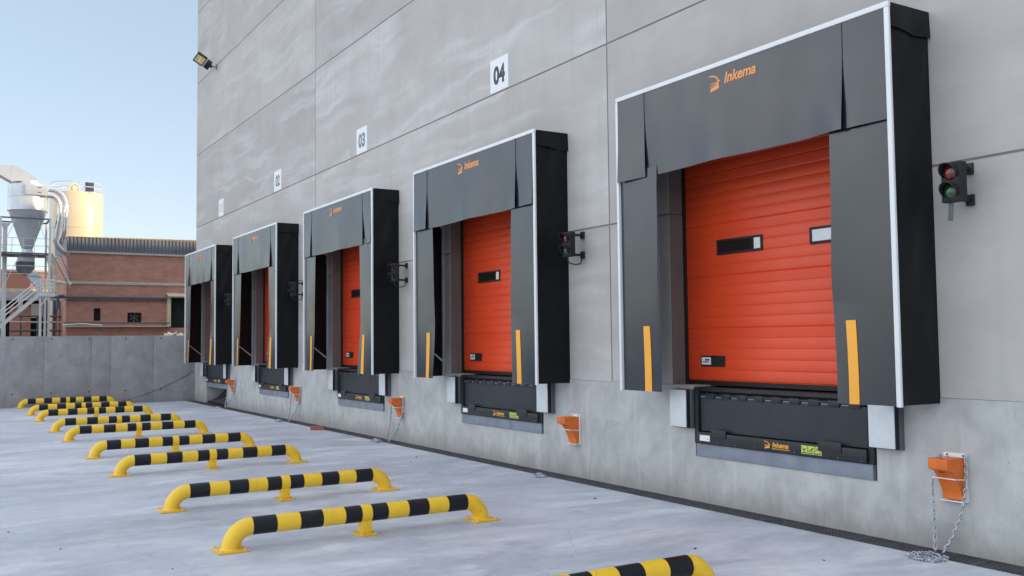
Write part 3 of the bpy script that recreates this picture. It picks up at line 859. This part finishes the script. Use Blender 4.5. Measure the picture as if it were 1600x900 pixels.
# ------------------------------------------------------------------ yellow and black wheel guides
def make_guide():
    gd = thing('wheel_guide', 'x', 'wheel guide', (0, 0, 0), 0, 'striped wheel guides in the yard')
    ya, yb, r, h, er = -4.49, -2.25, .070, .172, .165
    path, mats = [], []
    path.append((0, ya, .012))
    for i in range(9):
        a = i / 8 * math.pi / 2; path.append((0, ya + er - er * math.cos(a), h - er + er * math.sin(a)))
    y0, y1 = ya + er, yb - er; n = 10
    for i in range(1, n + 1): path.append((0, y0 + (y1 - y0) * i / n, h))
    for i in range(1, 9):
        a = i / 8 * math.pi / 2; path.append((0, y1 + er * math.sin(a), h - er + er * math.cos(a)))
    path.append((0, yb, .012))
    mats = ['yellow'] * 9 + [('black' if i in (0, 2, 4, 5, 7, 9) else 'yellow') for i in range(n)] + ['yellow'] * 9
    # bands get extra rings so that their edge stays crisp under smooth shading
    t = MB(); t.tube(path, r, 'yellow', 28, True, mats)
    t.build('striped_rail', gd)
    fm = (ya + yb) / 2
    for y in (ya, yb):
        f = MB(); f.box((-.13, y - .12, .001), (.13, y + .12, .013), 'yellowworn', .003)
        for sx in (-.1, .1):
            for sy in (-.09, .09): f.cyl((sx, y + sy, .013), (sx, y + sy, .026), .011, 'galv', 6, False)
        f.tube([(0, y, .013), (0, y, .020)], [.078, .071], 'yellow', 20)
        f.build('flange', gd)
    c = MB(); c.box((-.048, fm - .045, .0135), (.048, fm + .045, h - .03), 'yellow', .004)
    c.tube([(0, fm - .045, h), (0, fm - .043, h), (0, fm + .043, h), (0, fm + .045, h)], [r + .001, r + .005, r + .005, r + .001], 'yellow', 28)
    c.build('saddle_post', gd)
    c = MB(); c.box((-.11, fm - .085, .001), (.11, fm + .085, .013), 'yellowworn', .003)
    for sx in (-.085, .085):
        for sy in (-.06, .06): c.cyl((sx, fm + sy, .013), (sx, fm + sy, .024), .009, 'galv', 6, False)
    c.build('flange', gd)
    return gd
GX = [3.13, .217, -1.903, -4.846, -7.018, -9.936, -11.978, -14.927, -16.995, -20.0]
GL = ['yellow and black wheel guide cut off by the bottom edge, nearest of the row',
      'yellow and black wheel guide second in the row, nearest one seen whole', 'yellow and black wheel guide third in the row, right behind the nearest whole one',
      'yellow and black wheel guide fourth in the row from the camera', 'yellow and black wheel guide fifth in the row from the camera',
      'yellow and black wheel guide sixth in the row from the camera', 'yellow and black wheel guide seventh in the row, fourth from the parapet',
      'yellow and black wheel guide eighth in the row, third from the parapet', 'yellow and black wheel guide ninth in the row, second from the parapet',
      'yellow and black wheel guide at the far end of the row beside the parapet']
g0 = make_guide()
for i, (x, lb) in enumerate(zip(GX, GL)):
    o = g0 if i == 0 else copy_tree(g0)
    o.location = (x, 0, 0); o['label'] = lb
    if i: o.rotation_euler = (0, 0, 0)

# ------------------------------------------------------------------ small things on the floor
b = MB(); b.box((-.13, -.06, 0), (.13, .06, .065), 'redbrick', .006)
tag(b.build('brick', None, (-9.23, -.36, .001), (0, 0, R(62))), 'loose red brick lying on the yard floor beside the drain', 'brick')
def pebble(x, y, r, lab):
    p = MB(); q = bmesh.ops.create_icosphere(p.bm, subdivisions=2, radius=r)
    for v in q['verts']: v.co *= 1 + random.uniform(-.25, .25); v.co.z *= .5
    p.mi('pebble'); o = p.build('stone_chip', None, (x, y, r * .35)); tag(o, lab, 'stone chip', 'dark stone chips on the yard floor')
for q, (x, y, r) in enumerate(((-3.9, -1.0, .018), (-4.3, -.72, .02), (-.1, -.75, .022), (2.2, -1.5, .02), (-.6, -5.6, .014), (-1.6, -5.9, .014), (.9, -5.2, .012), (1.9, -4.9, .012), (3.0, -1.0, .015), (.6, -5.0, .012))):
    pebble(x, y, r * .6, 'dark stone chip lying on the pale yard floor')

# ------------------------------------------------------------------ hoses in the recess under the farthest dock
for q in range(7):
    x = DOCKS[1] + .95 + q * .24; y0 = .34 + .02 * (q % 3)
    h_ = MB(); pts = [(x + .55, y0, .44), (x + .42, y0 - .05, .32), (x + .22, y0 - .18, .14), (x + .05, y0 - .30, .05), (x - .15, y0 - .33, .035)]
    P = []
    for i in range(len(pts) - 1):
        for t in range(4):
            P.append(Vector(pts[i]).lerp(Vector(pts[i + 1]), t / 4))
    P.append(Vector(pts[-1]))
    P = [P[0]] + [(P[i - 1] + P[i] * 2 + P[i + 1]) / 4 for i in range(1, len(P) - 1)] + [P[-1]]
    h_.tube(P, .042, 'hose', 10)
    tag(h_.build('hose'), 'thick black hose bending down in the recess under the farthest dock', 'hose', 'black hoses in the wall recess')

# ------------------------------------------------------------------ floodlight high on the wall
fl = thing('floodlight', 'small floodlight on an arm high on the warehouse wall near its corner', 'floodlight', (-18.15, 0, 9.14))
fl.scale = (.68, .68, .68)
a = MB(); a.box((-.06, -.03, -.09), (.06, -.001, .09), 'greysteel', .005); a.tube([(0, -.02, 0), (0, -.22, -.02)], .02, 'greysteel', 10); a.box((-.10, -.25, -.06), (.10, -.19, .03), 'greysteel', .006); a.build('wall_bracket', fl)
rot = Matrix.Translation((0, -.26, .0)) @ Matrix.Rotation(R(-30), 4, 'X') @ Matrix.Rotation(R(-42), 4, 'Y')
a = MB(); a.box((-.16, -.20, -.12), (.16, .0, .10), 'blacksteel', .012, rot)
for q in range(7): a.box((-.15 + q * .046, -.19, -.134), (-.14 + q * .046, -.01, -.12), 'blacksteel', 0, rot)
a.build('ballast_box', fl)
a = MB(); a.box((-.175, -.245, -.10), (.175, -.203, .10), 'galv', .006, rot); a.build('clamp_rim', fl)
a = MB()
a.box((-.20, -.66, .03), (.20, -.25, .10), 'blacksteel', .01, rot)
for s_ in ((-.20, -.66, -.075, -.17, -.25, .03), (.17, -.66, -.075, .20, -.25, .03), (-.17, -.66, -.075, .17, -.63, .03), (-.17, -.28, -.075, .17, -.25, .03)):
    a.box(s_[:3], s_[3:], 'blacksteel', .004, rot)
a.build('housing', fl)
a = MB(); a.box((-.165, -.625, -.05), (.165, -.285, .025), 'gold', 0, rot); a.tube([rot @ Vector((-.12, -.455, -.055)), rot @ Vector((.12, -.455, -.055))], .016, 'white', 8); a.build('reflector', fl)

# ------------------------------------------------------------------ parapet wall and its cable
pw = thing('parapet_wall', 'low grey concrete parapet wall with tie holes closing the yard', 'wall', (XE, 0, 0))
p = MB(); ys = [-.004, -1.14, -2.27, -2.76, -3.93, -5.1, -6.3, -7.5, -8.7, -9.9, -12.3, -14.7, -17.1, -19.5, -21.9, -24.3]
for i in range(len(ys) - 1): p.box((-.30, ys[i] - .003, -.29), (-.002, ys[i + 1] + .003, 1.862), 'parapet', .004)
p.box((-.25, -.01, -.29), (-.010, -24.2, 1.80), 'joint'); p.build('wall_panels', pw)
hz = MB()
for z in (.35, 1.785):
    y = -.95
    while y > -14: hz.cyl((-.004, y, z), (.001, y, z), .019, 'dirtshade', 10); y -= .93
hz.build('tie_holes', pw)
c = MB(); P = []
for i in range(25):
    t = i / 24; y = -.05 - 2.2 * t; z = .80 * (1 - t) ** 1.35 + .03 + .04 * math.sin(t * 3.1) * -1
    P.append((XE + .03 + .05 * t * t, y, max(.012, z)))
c.tube(P, .006, 'hose', 6)
tag(c.build('cable'), 'thin black cable sagging down along the parapet wall to the floor', 'cable')

# ------------------------------------------------------------------ beyond the parapet: brick works
bb = thing('brick_building', 'red brick factory building with dark corrugated cladding beyond the parapet', 'building', (-48, 0, 0))
m = MB()
Y0, Y1 = -.36, 16
ZE = 6.62
wins = [(1.01, 1.36, 2.94, 3.63), (2.73, 3.48, 2.84, 3.40), (4.98, 6.4, 2.56, 4.27)]
cur = Y0
for a, b_, c_, d_ in wins:
    m.box((-.3, cur, -.3), (0, a, ZE), 'brick'); m.box((-.3, a, -.3), (0, b_, c_), 'brick'); m.box((-.3, a, d_), (0, b_, ZE), 'brick'); cur = b_
m.box((-.3, cur, -.3), (0, Y1, ZE), 'brick'); m.box((-6, Y0, -.3), (-.302, Y0 + .3, ZE), 'brick'); m.box((-6, Y1 - .3, -.3), (-.302, Y1, ZE), 'brick'); m.box((-6, Y0 + .3, -.3), (-5.7, Y1 - .3, ZE), 'brick')
m.build('wall', bb)
m = MB(); n = 0; y = Y0 + .05; P = []
def corr(mb, y0, y1, zb, zt, xb, xt, mt, pitch=.19, dep=.05):
    nn = int((y1 - y0) / pitch * 6)
    def fn(u, v):
        yy = y0 + (y1 - y0) * u; ph = (yy / pitch) % 1
        off = dep * (1 if ph < .5 else 0)
        return (xb + (xt - xb) * v + off, yy, zb + (zt - zb) * v)
    mb.grid(fn, nn, 1, mt, .02, (-1, 0, 0))
    for f in mb.bm.faces: f.smooth = False
corr(m, Y0 + .02, Y1, ZE + .08, 7.50, .02, -.14, 'corr')
m.box((-6, Y0 + .02, ZE + .001), (-.20, Y1, 7.45), 'corr'); m.build('cladding', bb)
m = MB(); m.box((-.02, Y0 - .02, ZE - .03), (.10, Y1, ZE + .075), 'band', .005); m.build('eaves_gutter', bb)
m = MB()
yy = Y0
while yy < Y1: m.prism([(-.22, yy, 7.50 + .012 * (yy + .4)), (-.22, yy + .12, 7.50 + .012 * (yy + .4)), (-.22, yy + .09, 7.55 + .012 * (yy + .4)), (-.22, yy + .03, 7.55 + .012 * (yy + .4))], (-1.4, 0, .02), 'creamtile'); yy += .16
m.box((-6, Y0, 7.46), (-.18, Y1, 7.515), 'creamtile'); m.build('roof', bb)
m = MB(); m.box((.001, Y0, 4.92), (.06, Y1, 5.08), 'band', .004); m.build('string_course', bb)
m = MB(); m.tube([(.18, -.44 - .8, 4.20), (.18, 4.9, 4.20)], .07, 'pipe', 12); m.tube([(.12, -.5, 4.05), (.12, 4.9, 4.06)], .025, 'pipe', 8)
for yy in (-.2, 1.2, 2.9, 4.5): m.box((.0, yy, 4.0), (.2, yy + .04, 4.13), 'pipe')
m.build('pipework', bb)
m = MB(); m.box((.001, -.5, 2.60), (.45, 4.95, 2.66), 'band', .004); m.tube([(.3, -.5, 2.83), (.3, 4.9, 2.82)], .035, 'pipe', 8); m.tube([(.35, -.55, 2.72), (.33, .4, 2.78), (.3, 1.4, 2.70)], .03, 'alu', 8)
m.build('ledge', bb)
for i, (a, b_, c_, d_) in enumerate(wins[:2]):
    m = MB(); m.box((-.28, a + .001, c_ + .001), (-.22, b_ - .001, d_ - .001), 'dark')
    wo = m.build('window', bb)
    if i == 1:
        f = MB(); cy, cz = (a + b_) / 2, (c_ + d_) / 2
        for q in range(6):
            an = q * math.pi / 3 + .3; p2 = Vector((0, math.cos(an), math.sin(an))); s2 = Vector((0, -math.sin(an), math.cos(an)))
            o_ = Vector((-.16, cy, cz)); f.prism([o_ + p2 * .03 + s2 * .015, o_ + p2 * .25 + s2 * .07, o_ + p2 * .25 - s2 * .02, o_ + p2 * .03 - s2 * .015], (.012, 0, 0), 'pipe')
        f.cyl((-.19, cy, cz), (-.14, cy, cz),   .04, 'pipe', 10); f.build('fan_blades', wo)
m = MB(); m.box((-.29, 4.98, 2.56), (-.25, 6.4, 4.27), 'dark'); m.build('doorway', bb)
m = MB(); m.box((.0, 4.80, 2.60), (.25, 4.99, 4.24), 'creampost', .01); corr(m, 4.75, 6.6, 4.52, 4.30, .0, .7, 'creamtile', .2, .03); m.box((.0, 4.77, 4.25), (.66, 6.58, 4.295), 'creampost'); m.build('canopy', bb)
def heap_flakes():
    f = MB(); rn = random.Random(5)
    for q in range(26):
        y = 4.3 + rn.random() * 1.7; s_ = rn.uniform(.06, .16)
        f.box((-s_, -s_, -.03), (s_, s_, .03), 'flake', 0, Matrix.Translation((-40.0 + rn.uniform(-.2, .2), y - 1.15, 1.95 + rn.uniform(0, .16))) @ Matrix.Rotation(rn.uniform(-.6, .6), 4, 'X') @ Matrix.Rotation(rn.uniform(-.6, .6), 4, 'Y'))
    f.box((-40.6, 3.0, -.29), (-39.4, 5.2, 1.93), 'flake', .05)
    tag(f.build('rubble_pile'), 'pale rubble heap just showing over the parapet below the brick building', 'rubble', kind='stuff')
heap_flakes()

# silos
def make_silo(loc, r, top, label):
    s = thing('silo', label, 'silo', loc, 0, 'cream silos behind the brick building')
    t = MB(); t.lathe([(r, -.3), (r, 8.98), (r + .02, 8.99), (r + .02, 9.03), (r, 9.04), (r, top), (r - .02, top + .03), (.5, top + .22), (.02, top + .25)], 'silo', 64); t.build('tank', s)
    t = MB(); zt = top + .02
    for zz in (zt + .30, zt + .62): t.tube([((r - .06) * math.cos(a), (r - .06) * math.sin(a), zz) for a in [i * 2 * math.pi / 48 for i in range(49)]], .018, 'palesteel', 6, False)
    for i in range(14):
        a = i * 2 * math.pi / 14; t.tube([((r - .06) * math.cos(a), (r - .06) * math.sin(a), zt - .03), ((r - .06) * math.cos(a), (r - .06) * math.sin(a), zt + .63)], .014, 'palesteel', 6)
    t.build('railing', s); return s
S1 = make_silo((-58, 1.27, 0), 1.55, 11.22, 'front cream steel silo with a railed roof behind the brick building')
t = MB(); t.box((1.50, .30, 11.26), (1.56, .80, 11.83), 'bluedark', .01); t.box((1.565, .30, 11.52), (1.575, .80, 11.56), 'alu'); t.build('access_panel', S1)
t = MB(); t.tube([(.3, -.5, 11.35), (.3, -.45, 11.75), (.3, -.2, 11.9), (.3, .05, 11.75), (.3, .1, 11.35)], .06, 'silo', 10); t.cyl((-.2, -.2, 11.4), (-.2, -.2, 11.75), .22, 'silo', 16); t.build('filter_vent', S1)
S2 = make_silo((-62.5, 2.15, 0), 1.25, 10.75, 'rear cream silo mostly hidden, showing right of the front silo')

# cyclone separator
CX, CY = -46.0, -2.42
cy = thing('cyclone_separator', 'shiny steel cyclone separator with a cone and slanted outlet hood', 'dust collector', (CX, CY, 0))
m = MB(); m.lathe([(.90, 8.46), (.92, 8.46), (.92, 9.12), (.93, 9.13), (.93, 9.15), (.92, 9.16), (.92, 9.76)], 'cyclone', 56); m.build('drum', cy)
m = MB(); m.lathe([(.90, 8.455), (.87, 8.40), (.24, 6.50)], 'cyclone', 56); m.lathe([(.935, 8.44), (.935, 8.47)], 'cyclone', 40); m.build('cone', cy)
m = MB(); m.box((.35, -.20, 9.18), (.97, .84, 9.70), 'cyclone', .01); m.box((.98, .36, 9.30), (.985, .52, 9.34), 'greysteel'); m.box((.98, .36, 9.55), (.985, .52, 9.59), 'greysteel'); m.build('inlet_box', cy)
m = MB(); m.lathe([(.50, 9.77), (.50, 9.98)], 'cyclone', 32); m.build('outlet_neck', cy)
m = MB(); m.prism([(-.42, -1.5, 10.28), (-.42, -1.5, 10.50), (-.42, -1.22, 10.66), (-.42, -.58, 10.68), (-.42, .36, 10.12), (-.42, .30, 10.02), (-.42, -.66, 9.90), (-.42, -.75, 9.86)], (.84, 0, 0), 'cyclone'); m.box((.421, -.80, 9.95), (.43, -.78, 10.66), 'galv'); m.build('outlet_hood', cy)
m = MB(); m.box((-.38, -.42, 5.86), (.38, .33, 6.14), 'cyclone', .01); m.box((-.42, -.55, 6.15), (.42, .5, 6.22), 'greysteel', .005)
m.prism([(-.38, -.50, 5.85), (-.38, .33, 5.85), (-.38, .33, 5.48), (-.38, -.06, 5.18), (-.38, -.46, 5.46)], (.76, 0, 0), 'greysteel'); m.lathe([(.20, 6.23), (.28, 6.30), (.24, 6.505)], 'cyclone', 24); m.build('discharge_hopper', cy)
m = MB(); m.prism([(.39, -.05, 5.10), (.39, .30, 5.38), (.39, .62, 5.06), (.39, .30, 5.10)], (.5, 0, 0), 'cyclone'); m.prism([(.40, -.05, 5.095), (.40, .64, 5.05), (.40, .62, 4.55), (.40, .36, 4.55)], (.45, 0, 0), 'cyclone'); m.prism([(.5, .36, 4.545), (.5, .62, 4.545), (.5, .78, 4.0), (.5, .6, 4.0)], (.2, 0, 0), 'cyclone'); m.build('chute', cy)

# twin ducts
def smooth(pts, n=6):
    P = [Vector(p) for p in pts]; out = []
    for i in range(len(P) - 1):
        p0, p1, p2, p3 = P[max(i - 1, 0)], P[i], P[i + 1], P[min(i + 2, len(P) - 1)]
        for k in range(n):
            t = k / n
            out.append(.5 * ((2 * p1) + (p2 - p0) * t + (2 * p0 - 5 * p1 + 4 * p2 - p3) * t * t + (3 * p1 - p0 - 3 * p2 + p3) * t ** 3))
    out.append(P[-1]); return out
d1 = MB(); d1.tube(smooth([(-45.95, -1.60, 9.60), (-45.95, -1.2, 9.62), (-45.9, -.82, 9.35), (-45.85, -.66, 8.8), (-45.85, -.70, 8.0), (-45.9, -.75, 7.4), (-46.2, -.82, 7.1), (-46.8, -.80, 6.95)]), .115, 'duct', 18)
tag(d1.build('outer_duct'), 'outer shiny steel duct arching from the cyclone separator down to the cladding', 'duct', 'steel ducts of the cyclone')
d2 = MB(); d2.tube(smooth([(-45.6, -1.60, 9.28), (-45.6, -1.25, 9.22), (-45.58, -1.02, 8.9), (-45.6, -1.00, 8.3), (-45.65, -1.10, 7.5), (-45.7, -1.14, 7.0), (-45.8, -.95, 6.62), (-46.2, -.65, 6.42), (-47.0, -.42, 6.38)]), .125, 'duct', 18)
tag(d2.build('inner_duct'), 'inner shiny steel duct curving from the cyclone separator to the brick building eaves', 'duct', 'steel ducts of the cyclone')

# steel tower carrying the cyclone
tw = thing('steel_tower', 'pale steel support tower with railings around the cyclone cone', 'support frame', (CX, CY, 0))
m = MB()
for (dx, dy) in ((-.95, -1.25), (-.95, .95), (.95, .95), (.95, -1.25)): m.box((dx - .05, dy - .05, -.3), (dx + .05, dy + .05, 8.0), 'palesteel', .004)
m.build('posts', tw)
m = MB()
for z in (7.95, 6.20):
    for dx in (-.95, .95): m.box((dx - .04, -2.4, z), (dx + .04, 1.0, z + .07), 'greysteel'); 
    for dy in (-1.25, .95): m.box((-.95, dy - .04, z + .002), (.95, dy + .04, z + .068), 'greysteel')
m.box((-.90, -2.4, 6.17), (.90, .9, 6.195), 'greysteel'); m.build('beams', tw)
m = MB()
for z in (6.62, 6.98): m.tube([(1.0, -2.4, z), (1.0, .95, z)], .015, 'palesteel', 6)
for dy in (-.75, -.25, .25): m.tube([(1.0, dy, 6.27), (1.0, dy, 6.99)], .015, 'palesteel', 6)
for z in (5.2, 5.6): m.tube([(1.0, -2.4, z), (1.0, .95, z)], .015, 'palesteel', 6)
m.tube([(1.0, -1.25, 6.3), (1.0, -.6, 7.9)], .014, 'palesteel', 6); m.tube([(1.0, .95, 6.3), (1.0, .4, 7.9)], .014, 'palesteel', 6); m.tube([(1.0, -1.25, 4.2), (1.0, -.5, 5.9)], .014, 'palesteel', 6)
m.build('railings', tw)
m = MB(); m.box((-.1, -1.10, -.3), (.06, -.90, 7.8), 'palesteel', .01); m.prism([(-.1, -1.25, 7.8), (-.1, -.75, 7.8), (-.1, -.9, 7.6), (-.1, -1.1, 7.6)], (.2, 0, 0), 'palesteel'); m.build('column', tw)
# conveyor leg beside the brick building
cv = thing('screw_conveyor', 'cream inclined conveyor leg between tower and brick building', 'conveyor', (-45.2, -1.3, 0))
m = MB(); m.tube([(0, -.18, 6.2), (0, .02, 5.4), (0, .12, 4.3)], .17, 'creamtile', 14); m.build('casing', cv)
m = MB()
for q in range(9):
    m.tube([(.2, .0 + q * .09, 6.15 - q * .16), (.2, .62 + q * .02, 5.9 - q * .17)], .016, 'palesteel', 6)
m.tube([(.2, -.1, 6.3), (.2, .75, 4.6)], .02, 'greysteel', 6); m.tube([(.2, .3, 6.2), (.2, .85, 4.9)], .02, 'greysteel', 6); m.build('ladder', cv)
m = MB(); m.tube([(.1, .0, 4.85), (.1, .85, 4.75)], .09, 'creamtile', 12); m.build('spout', cv)

# staircase
st = thing('staircase', 'pale steel outdoor staircase with handrails rising to a landing', 'staircase', (-43, 0, 0))
A, B = Vector((0, -4.75, 1.62)), Vector((0, -2.11, 4.06))
dv = (B - A)
m = MB()
for dx in (-.9, 0): m.prism([(dx, A.y, A.z - .12), (dx, B.y, B.z - .12), (dx, B.y, B.z + .10), (dx, A.y, A.z + .10)], (.05, 0, 0), 'palesteel')
m.build('stringers', st)
m = MB()
for q in range(14):
    p = A + dv * ((q + .5) / 14); m.box((-.85, p.y - .14, p.z - .02), (.0, p.y + .12, p.z + .015), 'greysteel')
m.build('treads', st)
m = MB(); m.box((-.95, -2.11, 3.98), (.05, -1.40, 4.12), 'palesteel', .005); m.build('landing', st)
m = MB()
for dx in (-.9, .03):
    for hgt in (.42, .62, .82): m.tube([(dx, A.y, A.z + hgt - .1), (dx, B.y, B.z + hgt - .1), (dx, -1.45, 4.12 + (hgt - .12))], .022, 'palesteel', 8)
    for f_ in (.08, .38, .42, .70, .73, 1.0): p = A + dv * f_; m.tube([(dx, p.y, p.z), (dx, p.y, p.z + .72)], .022, 'palesteel', 8)
    for yy in (-1.95, -1.72, -1.46): m.tube([(dx, yy, 4.1), (dx, yy, 4.82)], .022, 'palesteel', 8)
m.tube([(.03, -1.45, 4.82), (-.9, -1.45, 4.82)], .022, 'palesteel', 8); m.build('handrails', st)
m = MB(); m.box((-.05, -2.09, -.3), (.03, -2.01, 3.97), 'palesteel'); m.box((-.9, -1.98, -.3), (-.82, -1.90, 3.97), 'palesteel'); m.tube([(0, -2.02, 3.55), (0, -1.72, 3.97)], .035, 'palesteel', 8); m.build('posts', st)

# low shed and brick building in the rear
sd_ = thing('low_shed', 'low open shed with a weathered grey fibre roof behind the staircase', 'shed', (-52, 0, 0))
m = MB(); rn = random.Random(9)
def fr_(u, v): return (-3.2 * v, -9 + 8.9 * u, 4.28 + .55 * v + .04 * math.sin(u * 40) * v + .05 * math.sin(u * 13 + 3 * v))
m.grid(fr_, 90, 8, 'shedroof', .08, (0, 0, -1)); m.build('roof', sd_)
m = MB(); m.box((.0, -9, 4.17), (.08, -.1, 4.27), 'band', .01); m.build('fascia', sd_)
m = MB(); m.box((-3.3, -9, -.3), (-3.2, -.5, 4.6), 'dark'); m.build('rear_wall', sd_)
m = MB(); m.box((-.4, -2.75, -.3), (-.3, -1.7, 3.85), 'brick'); m.box((-.2, -1.7, 3.2), (-.1, -1.1, 4.0), 'band'); m.box((-.4, -9, -.3), (-.3, -3.6, 2.6), 'brick'); m.build('brick_panels', sd_)
m = MB()
for yy in (-8, -5.5, -3.3, -.9): m.box((-.1, yy, -.3), (.0, yy + .1, 4.165), 'pipe')
m.build('posts', sd_)
rk = thing('pipe_rack', 'dark steel pipe rack with horizontal pipes left of the brick building', 'pipe rack', (-50, 0, 0))
m = MB()
for yy, rr in ((-1.05, .05), (-.75, .07), (-.45, .04)): m.tube([(0, yy, -.3), (0, yy, 4.1)], rr, 'pipe', 8)
for yy in (-2.4, -1.6, -.25): m.box((-.05, yy, -.3), (.05, yy + .09, 3.3), 'pipe')
m.build('uprights', rk)
m = MB(); m.tube([(.1, -2.9, 2.92), (.1, -.2, 2.90)], .05, 'band', 8); m.tube([(.1, -2.5, 3.25), (.1, -.2, 3.22)], .05, 'pipe', 8); m.tube([(.1, -2.9, 2.45), (.1, -.2, 2.45)], .06, 'pipe', 8); m.build('pipes', rk)
bp = MB(); bp.tube(smooth([(-47.5, -.5, 4.25), (-47.5, -.75, 4.22), (-47.5, -.82, 4.0), (-47.5, -.82, 3.55)]), .08, 'bluepipe', 10)
tag(bp.build('blue_pipe'), 'short blue pipe elbow at the left corner of the brick building', 'pipe')
fb = thing('rear_building', 'low pink brick building with a flat grey roof far behind the staircase', 'building', (-66, 0, 0))
m = MB(); m.box((-5, -14, -.3), (0, 1.5, 6.75), 'pinkrender'); m.build('wall', fb)
m = MB(); m.box((-5.1, -14.1, 6.751), (.1, 1.6, 6.9), 'band'); m.build('roof', fb)
m = MB(); m.box((.001, -14, 5.15), (.05, 1.5, 5.6), 'creamtile'); m.build('fascia_band', fb)

bpy.data.meshes.remove(LINK)
for me_, _a in _txt.values(): bpy.data.meshes.remove(me_)
